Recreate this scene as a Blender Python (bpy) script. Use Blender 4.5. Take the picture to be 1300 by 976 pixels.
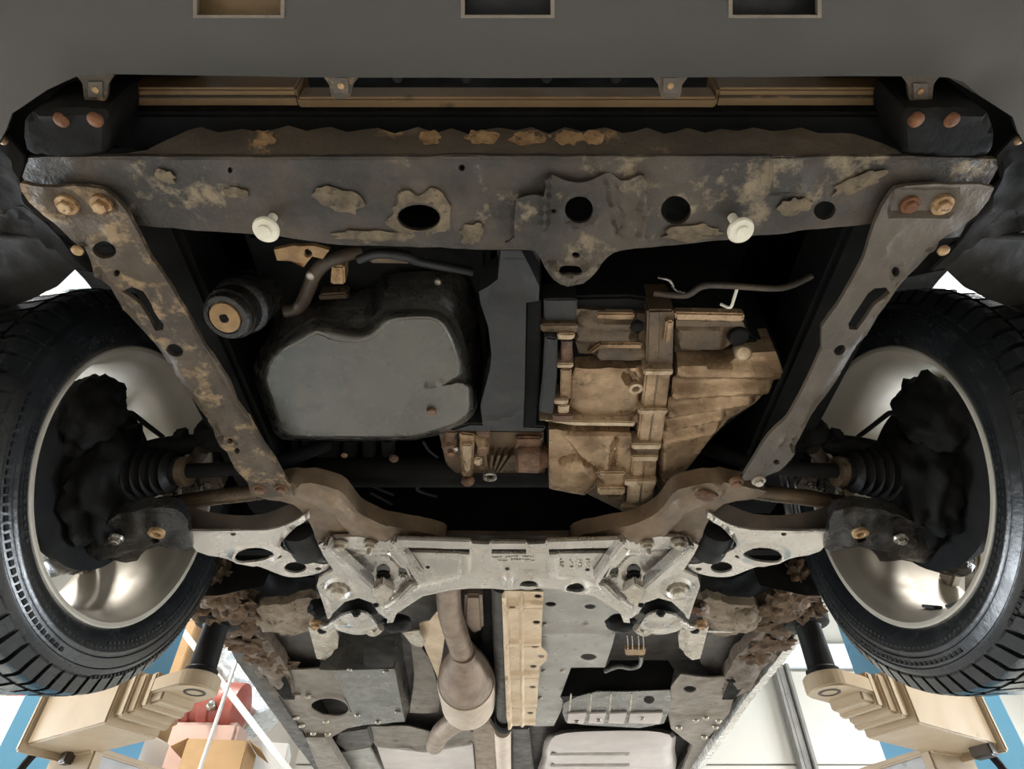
import bpy, bmesh, math, random
import numpy as np
from mathutils import Vector, Matrix, noise
from mathutils.geometry import delaunay_2d_cdt

random.seed(7)
S = bpy.context.scene
COL = S.collection
for o in list(bpy.data.objects): bpy.data.objects.remove(o)

# ------------------------------------------------------------------ camera
CZ = 1.35                      # lens height above the workshop floor
F = 815.0                      # focal length in pixels of a 1300 px wide frame
TH = math.radians(44.0)        # the phone looks up at the raised car
CT, ST = math.cos(TH), math.sin(TH)
cam = bpy.data.cameras.new('camera'); camo = bpy.data.objects.new('camera', cam)
COL.objects.link(camo); camo.location = (0, 0, CZ)
camo.rotation_euler = (math.radians(90) + TH, 0, 0)
cam.sensor_width = 36; cam.lens = F / 1300 * 36; cam.clip_start = .02
S.camera = camo
# ------------------------------------------------------------------ world, exposure
w = bpy.data.worlds.new('world'); S.world = w; w.use_nodes = True
w.node_tree.nodes['Background'].inputs[0].default_value = (.80, .90, 1, 1)
w.node_tree.nodes['Background'].inputs[1].default_value = 1.0
S.view_settings.view_transform = 'Standard'; S.view_settings.look = 'None'
S.view_settings.gamma = 1; S.view_settings.use_curve_mapping = False
S.view_settings.exposure = 0.25
# ------------------------------------------------------------------ ceiling light tubes (fixtures are built with the room)
LAMPS = []
def area(loc, sx, sy, power, col=(1, .95, .88), rot=(0, 0, 0)):
    l = bpy.data.lights.new('tube_light', 'AREA'); l.shape = 'RECTANGLE'; l.size = sx; l.size_y = sy
    l.energy = power; l.color = col; l.spread = math.radians(115)
    o = bpy.data.objects.new('tube_light', l); COL.objects.link(o); o.location = loc; o.rotation_euler = rot
    LAMPS.append(o); return o
LAMPPOS = [(x, y) for x in (-2.3, 2.3) for y in (-.8, 1.0, 2.6)]
for (x, y) in LAMPPOS:
    p = 12 if y < 0 else 85
    area((x, y, 4.42), .3, 1.4, p)

# side lights added behind two made-up, unseen windows for grazing contrast
for sx in (-1, 1):
    dl = area((sx * 4.36, 3.0, 1.5), 2.3, 1.5, 330, (.86, .93, 1.0), (0, sx * math.radians(90), 0)); dl.name = 'window_daylight'; dl.data.spread = math.pi
    dl.data.size, dl.data.size_y = 1.5, 2.3

# ================================================================== helpers
def ray(px, py):
    u = (px - 650) / F; v = (488 - py) / F
    return Vector((u, CT - v * ST, ST + v * CT))
def proj(p):
    x, y, z = p[0], p[1], p[2] - CZ
    d = y * CT + z * ST
    return (650 + F * x / d, 488 - F * (-y * ST + z * CT) / d)
class Plane:
    def __init__(s, p, n):
        s.p = Vector(p); s.n = Vector(n).normalized()
        if s.n.dot(s.p - Vector((0, 0, CZ))) > 0: s.n = -s.n      # normal looks to the viewer's side
        a = Vector((1, 0, 0)) if abs(s.n.x) < .8 else Vector((0, 1, 0))
        s.u = (a - s.n * a.dot(s.n)).normalized(); s.v = s.n.cross(s.u)
    def pt(s, px, py):
        d = ray(px, py); c = Vector((0, 0, CZ))
        return c + d * ((s.p - c).dot(s.n) / d.dot(s.n))
    def uv(s, P): q = P - s.p; return (q.dot(s.u), q.dot(s.v))
    def xyz(s, a, b): return s.p + s.u * a + s.v * b
def PH(h): return Plane((0, .8, CZ + h), (0, 0, -1))
def PYp(y): return Plane((0, y, CZ + .6), (0, -1, 0))
def PXp(x): return Plane((x, .8, CZ + .6), (-math.copysign(1, x), 0, 0))
def P(px, py, h):
    d = ray(px, py); return Vector((0, 0, CZ)) + d * (h / d.z)
def PYpt(px, py, y):
    d = ray(px, py); return Vector((0, 0, CZ)) + d * (y / d.y)
def plane3(a, b, c):
    A, B, C_ = P(*a), P(*b), P(*c)
    return Plane(A, (B - A).cross(C_ - A))
def mir(pts, c=645.5): return [(2 * c - p[0],) + tuple(p[1:]) for p in pts][::-1]
def cat(pts, k=4, closed=True):
    if k <= 1: return [tuple(p) for p in pts]
    out = []; n = len(pts); d = len(pts[0])
    rng = range(n) if closed else range(n - 1)
    for i in rng:
        if closed: p0, p1, p2, p3 = pts[i - 1], pts[i], pts[(i + 1) % n], pts[(i + 2) % n]
        else: p0, p1, p2, p3 = pts[max(i - 1, 0)], pts[i], pts[i + 1], pts[min(i + 2, n - 1)]
        for j in range(k):
            t = j / k; t2, t3 = t * t, t * t * t
            out.append(tuple(.5 * (2 * p1[m] + (p2[m] - p0[m]) * t + (2 * p0[m] - 5 * p1[m] + 4 * p2[m] - p3[m]) * t2 + (3 * p1[m] - p0[m] - 3 * p2[m] + p3[m]) * t3) for m in range(d)))
    if not closed: out.append(tuple(pts[-1]))
    return out
def ell(cx, cy, rx, ry, ang=0, n=20):
    a = math.radians(ang); c, s = math.cos(a), math.sin(a)
    return [(cx + rx * math.cos(t) * c - ry * math.sin(t) * s, cy + rx * math.cos(t) * s + ry * math.sin(t) * c) for t in [2 * math.pi * i / n for i in range(n)]]
def rect(x0, y0, x1, y1): return [(x0, y0), (x1, y0), (x1, y1), (x0, y1)]

WP = {}                                        # world position of every object's origin
def put(name, verts, faces, mat, parent=None, label=None, smooth=40, kind=None, origin=None):
    vs = [Vector(v) for v in verts]
    if origin is None:
        lo = Vector([min(v[i] for v in vs) for i in range(3)]); hi = Vector([max(v[i] for v in vs) for i in range(3)])
        origin = (lo + hi) / 2
    origin = Vector(origin)
    me = bpy.data.meshes.new(name); me.from_pydata([v - origin for v in vs], [], faces)
    bm = bmesh.new(); bm.from_mesh(me)
    bmesh.ops.recalc_face_normals(bm, faces=bm.faces); bm.to_mesh(me); bm.free()
    me.materials.append(M[mat] if isinstance(mat, str) else mat)
    if smooth:
        me.shade_smooth(); me.set_sharp_from_angle(angle=math.radians(smooth))
    return link(name, me, origin, parent, label, kind)
def link(name, me, origin, parent=None, label=None, kind=None, rot=None, scale=None):
    o = bpy.data.objects.new(name, me); COL.objects.link(o)
    WP[o.name] = Vector(origin)
    if parent is not None:
        o.parent = parent; o.location = Vector(origin) - WP[parent.name]
    else: o.location = origin
    if rot is not None: o.rotation_mode = 'QUATERNION'; o.rotation_quaternion = rot
    if scale is not None: o.scale = scale
    if label: o['label'] = label
    if kind: o['kind'] = kind
    return o
def thing(name, loc, label, category, group=None):
    o = bpy.data.objects.new(name, None); COL.objects.link(o); o.location = loc; WP[o.name] = Vector(loc)
    o['label'] = label; o['category'] = category
    if group: o['group'] = group
    o.empty_display_size = .1
    return o
def part_empty(name, loc, parent, label=None):
    o = bpy.data.objects.new(name, None); COL.objects.link(o); WP[o.name] = Vector(loc); o.parent = parent
    o.location = Vector(loc) - WP[parent.name]; o.empty_display_size = .05
    if label: o['label'] = label
    return o
def tag(o, label, category, group=None):
    o['label'] = label; o['category'] = category
    if group: o['group'] = group
    return o

# ---- reliefs, in pixel space: each returns heights (m) towards the viewer
def sst(t): t = np.clip(t, 0, 1); return t * t * (3 - 2 * t)
def seg_dist(Q, pts):
    best = np.full(len(Q), 1e9)
    for a, b in zip(pts[:-1], pts[1:]):
        a = np.array(a[:2], float); b = np.array(b[:2], float); ab = b - a
        t = np.clip(((Q - a) @ ab) / max(ab @ ab, 1e-9), 0, 1)
        best = np.minimum(best, np.hypot(*(Q - a - t[:, None] * ab).T))
    return best
def inside(Q, poly):
    r = np.zeros(len(Q), bool); n = len(poly); x, y = Q[:, 0], Q[:, 1]
    for i in range(n):
        x1, y1 = poly[i - 1][:2]; x2, y2 = poly[i][:2]
        c = ((y1 > y) != (y2 > y)) & (x < (x2 - x1) * (y - y1) / (y2 - y1 + 1e-12) + x1)
        r ^= c
    return r
def ridge(pts, w_, h, soft=.5): return lambda Q: h * sst((w_ - seg_dist(Q, pts)) / (w_ * soft))
def dome(cx, cy, rx, ry, h): return lambda Q: h * np.sqrt(np.clip(1 - ((Q[:, 0] - cx) / rx) ** 2 - ((Q[:, 1] - cy) / ry) ** 2, 0, 1))
def ring(cx, cy, rx, ry, wd, h):
    return lambda Q: h * sst(1 - np.abs(np.hypot((Q[:, 0] - cx) / rx, (Q[:, 1] - cy) / ry) - 1) / wd)
def step(poly, h, soft=4):
    pp = list(poly) + [poly[0]]
    def f(Q):
        d = seg_dist(Q, pp); d = np.where(inside(Q, poly), d, -d)
        return h * sst(d / soft + .5)
    return f
def rough(amp, sc):
    def f(Q): return np.array([amp * noise.noise((q[0] / sc, q[1] / sc, 3.1)) for q in Q])
    return f

def plate(name, outline, plane, mat, parent=None, thick=.004, holes=(), relief=(), grid=.012, sm=1, label=None, flange=0, flw=5, smooth=35):
    """pressed sheet: outline and holes come as picture directions, laid on a plane of the car, with real relief and thickness"""
    ol = cat(outline, sm)
    loops = [ol] + [h for h in holes]
    pts, edges = [], []
    for lp in loops:
        q = [plane.uv(plane.pt(*p[:2])) for p in lp]
        # refine long edges
        q2 = []
        for i in range(len(q)):
            a, b = Vector(q[i]), Vector(q[(i + 1) % len(q)]); n = max(1, int((b - a).length / (grid * 1.4)))
            for j in range(n): q2.append(tuple(a + (b - a) * j / n))
        b0 = len(pts); pts += q2
        edges += [(b0 + i, b0 + (i + 1) % len(q2)) for i in range(len(q2))]
    A = np.array(pts); lo, hi = A.min(0), A.max(0)
    gx = np.arange(lo[0] + grid / 2, hi[0], grid); gy = np.arange(lo[1] + grid / 2, hi[1], grid)
    G = np.array([(x + (grid / 2 if j % 2 else 0), y) for j, y in enumerate(gy) for x in gx]) if relief or flange else np.zeros((0, 2))
    if len(G):
        ouv = [plane.uv(plane.pt(*p[:2])) for p in ol]
        keep = inside(G, ouv)
        for h in holes: keep &= ~inside(G, [plane.uv(plane.pt(*p[:2])) for p in h])
        G = G[keep]
        d = np.full(len(G), 1e9)
        for e in edges:
            d = np.minimum(d, np.hypot(G[:, 0] - A[e[0], 0], G[:, 1] - A[e[0], 1]))
        G = G[d > grid * .45]
        pts += [tuple(g) for g in G]
    r = delaunay_2d_cdt([Vector(p) for p in pts], edges, [], 0, 1e-7)
    V2, Fs = r[0], [list(f) for f in r[2]]
    cen = np.array([np.mean([V2[i] for i in f], axis=0) for f in Fs])
    ok = inside(cen, [plane.uv(plane.pt(*p[:2])) for p in ol])
    for h in holes: ok &= ~inside(cen, [plane.uv(plane.pt(*p[:2])) for p in h])
    Fs = [f for f, k in zip(Fs, ok) if k]
    used = sorted({i for f in Fs for i in f}); mp = {o: i for i, o in enumerate(used)}
    V2 = [V2[i] for i in used]; Fs = [[mp[i] for i in f] for f in Fs]
    W3 = [plane.xyz(*v) for v in V2]
    H = np.zeros(len(W3))
    Q = np.array([proj(p) for p in W3])
    for f in relief: H += f(Q)
    if flange:
        d = seg_dist(Q, list(ol) + [ol[0]]); H += flange * sst(1 - d / flw)
    front = [p + plane.n * float(h) for p, h in zip(W3, H)]
    back = [p - plane.n * thick for p in front]
    n = len(front); cnt = {}
    for f in Fs:
        for i in range(len(f)):
            e = (f[i], f[(i + 1) % len(f)]); k = (min(e), max(e)); cnt.setdefault(k, []).append(e)
    faces = Fs + [[i + n for i in f[::-1]] for f in Fs]
    for k, es in cnt.items():
        if len(es) == 1: a, b = es[0]; faces.append([b, a, a + n, b + n])
    return put(name, front + back, faces, mat, parent, label, smooth)

def resample(pts, n):
    pts = [Vector(p) for p in pts]; L = [0]
    for i in range(len(pts)): L.append(L[-1] + (pts[(i + 1) % len(pts)] - pts[i]).length)
    out = []; k = 0
    for i in range(n):
        s = L[-1] * i / n
        while L[k + 1] < s: k += 1
        t = (s - L[k]) / max(L[k + 1] - L[k], 1e-9)
        out.append(pts[k].lerp(pts[(k + 1) % len(pts)], t))
    return out
def loft(name, rings, mat, parent=None, n=72, sm=3, label=None, cap_first=True, smooth=45, relief=None):
    R = []
    for ol, h in rings:
        c = cat(ol, sm)
        R.append(resample([P(p[0], p[1], h) for p in c], n))
    V = [p for r in R for p in r]; Fc = []
    for k in range(len(R) - 1):
        for i in range(n):
            j = (i + 1) % n; Fc.append([k * n + i, k * n + j, (k + 1) * n + j, (k + 1) * n + i])
    Fc.append(list(range(n - 1, -1, -1)))
    m = (len(R) - 1) * n; Fc.append([m + i for i in range(n)])
    return put(name, V, Fc, mat, parent, label, smooth)
def bevelled(name, verts, faces, mat, parent=None, label=None, bev=.002, seg=2, smooth=35, kind=None):
    o = put(name, verts, faces, mat, parent, label, smooth, kind)
    if bev:
        bm = bmesh.new(); bm.from_mesh(o.data)
        bmesh.ops.bevel(bm, geom=list(bm.edges), offset=bev, segments=seg, affect='EDGES', clamp_overlap=True)
        bm.to_mesh(o.data); bm.free(); o.data.shade_smooth(); o.data.set_sharp_from_angle(angle=math.radians(smooth))
    return o
def prism(name, outline, h, height, mat, parent=None, sm=1, label=None, bev=.0025, taper=1.0):
    """solid hanging in the bay: lower face traced at height h, walls rising straight up"""
    q = [P(p[0], p[1], h) for p in cat(outline, sm)]
    c = sum(q, Vector()) / len(q); n = len(q)
    up = [c + (p - c) * taper + Vector((0, 0, height)) for p in q]
    return bevelled(name, q + up, [list(range(n)), list(range(2 * n - 1, n - 1, -1))] + [[i, (i + 1) % n, n + (i + 1) % n, n + i] for i in range(n)], mat, parent, label, bev)
def box(name, lo, hi, mat, parent=None, label=None, bev=.004, kind=None):
    a, b = lo, hi
    v = [(x, y, z) for x in (a[0], b[0]) for y in (a[1], b[1]) for z in (a[2], b[2])]
    f = [[0, 1, 3, 2], [4, 6, 7, 5], [0, 4, 5, 1], [2, 3, 7, 6], [0, 2, 6, 4], [1, 5, 7, 3]]
    return bevelled(name, v, f, mat, parent, label, bev, kind=kind)
def obox(name, c, d, L, Wd, Ht, mat, parent=None, label=None, bev=.003, up=(0, 0, 1)):
    d = Vector(d).normalized(); up = Vector(up); s = d.cross(up).normalized(); up = s.cross(d)
    v = [Vector(c) + d * (L / 2 * i) + s * (Wd / 2 * j) + up * (Ht / 2 * k) for i in (-1, 1) for j in (-1, 1) for k in (-1, 1)]
    f = [[0, 1, 3, 2], [4, 6, 7, 5], [0, 4, 5, 1], [2, 3, 7, 6], [0, 2, 6, 4], [1, 5, 7, 3]]
    return bevelled(name, v, f, mat, parent, label, bev)
def basis(ax):
    ax = Vector(ax).normalized(); t = Vector((0, 0, 1)) if abs(ax.z) < .9 else Vector((0, 1, 0))
    a = ax.cross(t).normalized(); return ax, a, ax.cross(a)
def lathe_geo(c, axis, prof, n=40):
    ax, a, b = basis(axis); c = Vector(c); V = []; Fc = []
    for (d, r) in prof:
        for i in range(n):
            t = 2 * math.pi * i / n; V.append(c + ax * d + (a * math.cos(t) + b * math.sin(t)) * max(r, 1e-5))
    for k in range(len(prof) - 1):
        for i in range(n):
            j = (i + 1) % n; Fc.append([k * n + i, k * n + j, (k + 1) * n + j, (k + 1) * n + i])
    return V, Fc
def lathe(name, c, axis, prof, mat, parent=None, n=40, label=None, smooth=40, closed=False):
    V, Fc = lathe_geo(c, axis, prof, n); m = len(prof)
    if closed: Fc += [[(m - 1) * n + i, (m - 1) * n + (i + 1) % n, (i + 1) % n, i] for i in range(n)]
    else: Fc += [list(range(n - 1, -1, -1)), [(m - 1) * n + i for i in range(n)]]
    return put(name, V, Fc, mat, parent, label, smooth)
def tube(name, pts, r, mat, parent=None, n=12, k=5, label=None):
    pts = cat([tuple(p) for p in pts], k, False); V = []; Fc = []; m = len(pts)
    rad = r if callable(r) else (lambda t: r)
    prev = None
    for i, p in enumerate(pts):
        p = Vector(p); d = (Vector(pts[min(i + 1, m - 1)]) - Vector(pts[max(i - 1, 0)])).normalized()
        if prev is None: _, a, b = basis(d)
        else: a = (prev - d * prev.dot(d)).normalized(); b = d.cross(a)
        prev = a; R_ = rad(i / (m - 1))
        for j in range(n):
            t = 2 * math.pi * j / n; V.append(p + (a * math.cos(t) + b * math.sin(t)) * R_)
    for i in range(m - 1):
        for j in range(n):
            q = (j + 1) % n; Fc.append([i * n + j, i * n + q, (i + 1) * n + q, (i + 1) * n + j])
    Fc += [list(range(n - 1, -1, -1)), [(m - 1) * n + j for j in range(n)]]
    return put(name, V, Fc, mat, parent, label, 50)
def blob(name, c, r, mat, parent=None, amp=.35, sc=3, seed=0, sub=4, label=None):
    bm = bmesh.new(); bmesh.ops.create_icosphere(bm, subdivisions=sub, radius=1)
    V = []
    for v in bm.verts:
        q = v.co * sc + Vector((seed * 7.3, seed * 3.1, seed))
        d = 1 + amp * (noise.noise(q) + .5 * noise.noise(q * 2.3) + .3 * noise.noise(q * 5))
        V.append(Vector(c) + Vector((v.co.x * r[0], v.co.y * r[1], v.co.z * r[2])) * d)
    Fc = [[v.index for v in f.verts] for f in bm.faces]; bm.free()
    return put(name, V, Fc, mat, parent, label, 80)
# ---- one unit bolt mesh per style, shared by all bolts
BOLT = {}
def bolt_mesh(style, mat):
    k = (style, mat)
    if k in BOLT: return BOLT[k]
    V, Fc = [], []
    def add(prof, n, rot=0):
        b0 = len(V)
        for d, r in prof:
            for i in range(n):
                t = 2 * math.pi * i / n + rot; V.append((r * math.cos(t), r * math.sin(t), d))
        for q in range(len(prof) - 1):
            for i in range(n):
                j = (i + 1) % n; Fc.append([b0 + q * n + i, b0 + q * n + j, b0 + (q + 1) * n + j, b0 + (q + 1) * n + i])
        Fc.append([b0 + i for i in range(n)][::-1]); Fc.append([b0 + (len(prof) - 1) * n + i for i in range(n)])
    if style == 'hex': add([(-.3, 1), (.12, 1), (.2, .94)], 24); add([(.15, .66), (.62, .66), (.72, .55)], 6); add([(.6, .3), (.68, .3), (.7, .1)], 10)
    if style == 'dome': add([(-.3, 1), (.2, 1), (.45, .8), (.6, .4), (.64, .05)], 18)
    if style == 'stud': add([(-.3, 1), (.1, 1)], 20); add([(.05, .7), (.6, .7), (.65, .6)], 6); add([(.5, .38), (1.5, .38), (1.6, .3)], 12)
    if style == 'ring': 
        n = 24; b0 = len(V)
        pr = [(-.2, 1), (.3, 1), (.35, .9), (.35, .6), (.25, .52), (-.2, .5)]
        for d, r in pr:
            for i in range(n):
                t = 2 * math.pi * i / n; V.append((r * math.cos(t), r * math.sin(t), d))
        for q in range(len(pr)):
            for i in range(n):
                j = (i + 1) % n; a = b0 + q * n; c = b0 + ((q + 1) % len(pr)) * n; Fc.append([a + i, a + j, c + j, c + i])
    me = bpy.data.meshes.new('bolt_' + style); me.from_pydata(V, [], Fc)
    bm = bmesh.new(); bm.from_mesh(me); bmesh.ops.recalc_face_normals(bm, faces=bm.faces); bm.to_mesh(me); bm.free()
    me.materials.append(M[mat]); me.shade_smooth(); me.set_sharp_from_angle(angle=math.radians(40))
    BOLT[k] = me; return me
def bolt(px, py, h, rpx, parent, mat='rust_bolt', style='hex', name='bolt', nrm=(0, 0, -1), label=None):
    p = P(px, py, h); d = (p - Vector((0, 0, CZ))); depth = d.y * CT + d.z * ST
    r = rpx / F * depth
    q = Vector((0, 0, 1)).rotation_difference(Vector(nrm).normalized())
    return link(name, bolt_mesh(style, mat), p, parent, label, None, q, (r, r, r))

# ================================================================== materials
M = {}
def mat(name, c1, c2=None, c3=None, rough=.6, metal=0., scale=8, spot=.62, spots=14, bump=.15, bscale=60, rvar=.15, coat=0., spec=.5, mixb=.5, mixw=.25):
    m = bpy.data.materials.new(name); m.use_nodes = True; t = m.node_tree; N = t.nodes; L = t.links
    b = N['Principled BSDF']; tc = N.new('ShaderNodeTexCoord'); geo = N.new('ShaderNodeNewGeometry')
    def nz(sc, det, rg=.6):
        n = N.new('ShaderNodeTexNoise'); n.inputs['Scale'].default_value = sc; n.inputs['Detail'].default_value = det
        n.inputs['Roughness'].default_value = rg; L.new(geo.outputs['Position'], n.inputs['Vector']); return n
    def ramp(src, a, c):
        r = N.new('ShaderNodeMapRange'); r.inputs[1].default_value = a; r.inputs[2].default_value = c
        r.clamp = True; L.new(src, r.inputs[0]); return r.outputs[0]
    def mix(fac, a, c):
        x = N.new('ShaderNodeMix'); x.data_type = 'RGBA'; L.new(fac, x.inputs[0])
        for i, q in ((6, a), (7, c)):
            if isinstance(q, tuple): x.inputs[i].default_value = (*q, 1)
            else: L.new(q, x.inputs[i])
        return x.outputs[2]
    col = None
    n1 = nz(scale, 5)
    if c2: col = mix(ramp(n1.outputs[0], mixb - mixw / 2, mixb + mixw / 2), c1, c2)
    else: b.inputs['Base Color'].default_value = (*c1, 1)
    if c3:
        n2 = nz(spots, 7, .7); col = mix(ramp(n2.outputs[0], spot, spot + .10), col if col is not None else c1, c3)
    if col is not None: L.new(col, b.inputs['Base Color'])
    b.inputs['Metallic'].default_value = metal; b.inputs['Specular IOR Level'].default_value = spec
    n3 = nz(scale * 2.3, 4); mr = N.new('ShaderNodeMapRange'); L.new(n3.outputs[0], mr.inputs[0])
    mr.inputs[1].default_value = .3; mr.inputs[2].default_value = .7
    mr.inputs[3].default_value = max(.03, rough - rvar); mr.inputs[4].default_value = min(1, rough + rvar)
    L.new(mr.outputs[0], b.inputs['Roughness'])
    if coat: b.inputs['Coat Weight'].default_value = coat; b.inputs['Coat Roughness'].default_value = .1
    if bump:
        n4 = nz(bscale, 6, .65); bp = N.new('ShaderNodeBump'); bp.inputs['Strength'].default_value = bump; bp.inputs['Distance'].default_value = .004
        L.new(n4.outputs[0], bp.inputs['Height']); L.new(bp.outputs[0], b.inputs['Normal'])
    M[name] = m; return m
mat('bumper_paint', (.040, .040, .039), (.052, .046, .040), rough=.22, scale=3, mixw=.6, bump=0, rvar=.03, coat=.2)
mat('black_steel', (.022, .018, .014), (.068, .05, .034), (.22, .17, .105), rough=.46, scale=13, spots=18, spot=.56, bump=.6, bscale=90)
mat('brace_left', (.055, .041, .029), (.10, .072, .047), (.29, .20, .11), rough=.46, metal=.15, scale=14, spots=26, spot=.52, bump=.6, bscale=120)
mat('brace_right', (.075, .061, .047), (.115, .09, .066), (.20, .13, .07), rough=.45, metal=.1, scale=12, spots=40, spot=.60, bump=.4, bscale=120)
mat('lip_steel', (.045, .035, .025), (.075, .054, .035), (.36, .22, .10), rough=.6, scale=9, spots=13, spot=.585, bump=.5)
mat('brown_duct', (.21, .13, .06), (.28, .18, .085), (.08, .05, .027), rough=.5, scale=9, spots=12, spot=.6, bump=.1)
mat('black_rubber', (.007, .007, .0075), (.012, .011, .010), rough=.55, spec=.18, scale=12, bump=.2)
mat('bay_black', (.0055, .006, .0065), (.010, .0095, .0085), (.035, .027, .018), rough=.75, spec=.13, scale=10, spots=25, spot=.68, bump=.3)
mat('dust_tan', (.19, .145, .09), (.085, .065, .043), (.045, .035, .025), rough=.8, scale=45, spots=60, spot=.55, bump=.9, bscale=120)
mat('rust_crust', (.36, .22, .10), (.20, .11, .05), (.07, .042, .025), rough=.85, scale=50, spots=60, spot=.53, bump=1., bscale=130)
mat('shield_black', (.009, .009, .009), (.018, .016, .014), (.04, .03, .022), rough=.8, spec=.15, scale=12, spots=30, spot=.62, bump=.3)
mat('bay_grey', (.017, .0175, .018), (.028, .028, .028), (.012, .011, .010), rough=.42, spec=.35, scale=12, spots=25, spot=.6, bump=.2)
mat('oil_pan', (.105, .10, .088), (.13, .123, .107), (.06, .042, .027), rough=.26, metal=.5, scale=10, mixw=.5, spots=16, spot=.66, bump=.06, bscale=140)
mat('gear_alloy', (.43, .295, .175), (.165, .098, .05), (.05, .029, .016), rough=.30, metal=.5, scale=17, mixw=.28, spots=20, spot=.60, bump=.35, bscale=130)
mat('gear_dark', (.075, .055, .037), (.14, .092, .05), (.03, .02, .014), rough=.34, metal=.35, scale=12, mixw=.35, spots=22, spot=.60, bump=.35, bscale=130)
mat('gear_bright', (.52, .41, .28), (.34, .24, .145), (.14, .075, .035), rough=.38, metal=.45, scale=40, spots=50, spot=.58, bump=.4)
mat('rust_part', (.20, .105, .055), (.095, .05, .028), (.03, .018, .012), rough=.55, scale=40, spots=50, spot=.54, bump=1.)
mat('rust_bolt', (.44, .30, .15), (.27, .15, .07), (.10, .05, .028), rough=.5, metal=.3, scale=90, spots=110, spot=.57, bump=.5)
mat('red_rust', (.12, .05, .026), (.20, .09, .043), (.04, .02, .014), rough=.7, spec=.2, scale=90, spots=110, spot=.56, bump=.8)
mat('steel_bolt', (.42, .40, .36), (.22, .19, .15), rough=.25, metal=.8, scale=80, bump=.3)
mat('subframe_silver', (.54, .50, .45), (.36, .325, .28), (.17, .12, .085), rough=.26, metal=.75, scale=9, mixw=.45, spots=60, spot=.69, bump=.04, bscale=160)
mat('arm_silver', (.60, .56, .505), (.48, .435, .375), (.30, .22, .15), rough=.28, metal=.65, scale=8, mixw=.45, spots=50, spot=.70, bump=.03, bscale=160)
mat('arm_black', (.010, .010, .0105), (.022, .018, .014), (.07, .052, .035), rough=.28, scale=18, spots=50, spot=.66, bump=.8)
mat('arm_brown', (.040, .031, .023), (.08, .055, .036), rough=.5, scale=16, bump=.5)
mat('rail_brown', (.12, .085, .055), (.215, .15, .095), (.33, .19, .085), rough=.42, metal=.3, scale=13, spots=30, spot=.61, bump=.4, bscale=110)
mat('rim_alloy', (.36, .325, .27), (.42, .385, .32), rough=.5, metal=.25, scale=5, bump=.03)
mat('tyre_rubber', (.009, .010, .011), (.014, .015, .016), rough=.24, scale=14, bump=.15, bscale=90, rvar=.08)
mat('white_plastic', (.82, .78, .66), (.72, .66, .52), rough=.4, scale=40, bump=.03)
mat('floor_grey', (.34, .325, .295), (.26, .24, .215), (.16, .125, .1), rough=.38, metal=.3, scale=9, spots=26, spot=.61, bump=.2)
mat('floor_brown', (.15, .125, .10), (.215, .18, .145), (.085, .056, .042), rough=.42, metal=.2, scale=11, spots=22, spot=.57, bump=.4)
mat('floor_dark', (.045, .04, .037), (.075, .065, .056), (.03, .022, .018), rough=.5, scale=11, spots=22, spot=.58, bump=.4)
mat('box_grey', (.115, .111, .102), (.16, .156, .142), (.075, .06, .05), rough=.30, metal=.45, scale=10, spots=22, spot=.62, bump=.12)
mat('shield_tan', (.66, .52, .36), (.54, .40, .265), (.30, .17, .085), rough=.42, metal=.25, scale=18, spots=34, spot=.62, bump=.25)
mat('strap_silver', (.48, .43, .355), (.33, .28, .215), rough=.32, metal=.55, scale=26, bump=.3)
mat('exhaust', (.20, .145, .105), (.29, .215, .16), (.14, .08, .05), rough=.45, metal=.4, scale=18, spots=24, spot=.60, bump=.25)
mat('exhaust_pale', (.55, .46, .37), (.46, .37, .29), rough=.5, metal=.3, scale=14, bump=.1)
mat('tank_pale', (.50, .44, .40), (.42, .37, .34), rough=.5, scale=6, bump=.08)
mat('mud', (.075, .048, .029), (.15, .095, .053), (.028, .02, .014), rough=.95, scale=40, spots=60, spot=.55, bump=1., bscale=130)
mat('mud_pale', (.28, .22, .155), (.17, .125, .083), (.07, .045, .028), rough=.7, scale=30, spots=50, spot=.55, bump=1., bscale=110)
mat('sill_bright', (.80, .78, .74), (.62, .60, .56), (.16, .13, .11), rough=.25, metal=.4, scale=18, spots=70, spot=.60, bump=.8, bscale=120)
mat('sill_brown', (.17, .13, .098), (.095, .07, .05), (.05, .03, .02), rough=.6, scale=20, spots=30, spot=.55, bump=.8)
mat('body_paint', (.05, .052, .052), (.06, .06, .06), rough=.25, scale=3, bump=0, coat=.5)
mat('lift_blue', (.11, .30, .46), (.13, .34, .50), rough=.4, scale=3, bump=.02)
mat('lift_beige', (.45, .35, .235), (.40, .305, .20), (.20, .13, .08), rough=.42, scale=5, mixw=.5, spots=24, spot=.69, bump=.06)
mat('cardboard', (.46, .29, .14), (.40, .25, .12), rough=.85, scale=6, bump=.1)
mat('white_card', (.68, .66, .62), rough=.7, bump=.02)
mat('wall_white', (.52, .49, .425), (.50, .47, .41), rough=.7, scale=1.2, bump=.02)
mat('ceiling_white', (.68, .70, .72), rough=.8, bump=.02)
mat('concrete', (.40, .39, .37), (.33, .32, .30), (.26, .245, .23), rough=.55, scale=1.5, spots=5, spot=.62, bump=.1)
mat('track_grey', (.22, .21, .19), (.27, .255, .23), rough=.4, metal=.4, scale=6, bump=.03)
mat('red_plastic', (.30, .065, .042), (.24, .05, .034), rough=.45, scale=9, bump=.03)
mat('pink_plastic', (.48, .32, .26), rough=.5, bump=.02)
mat('foil', (.74, .77, .78), (.64, .67, .68), rough=.28, metal=.6, scale=12, bump=.3, bscale=30)
mat('orange_plastic', (.36, .22, .09), (.24, .14, .06), (.09, .055, .03), rough=.5, scale=50, spots=60, spot=.6, bump=.3)
mat('grey_metal', (.36, .36, .35), (.3, .29, .28), rough=.4, metal=.3, scale=8, bump=.04)
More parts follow.
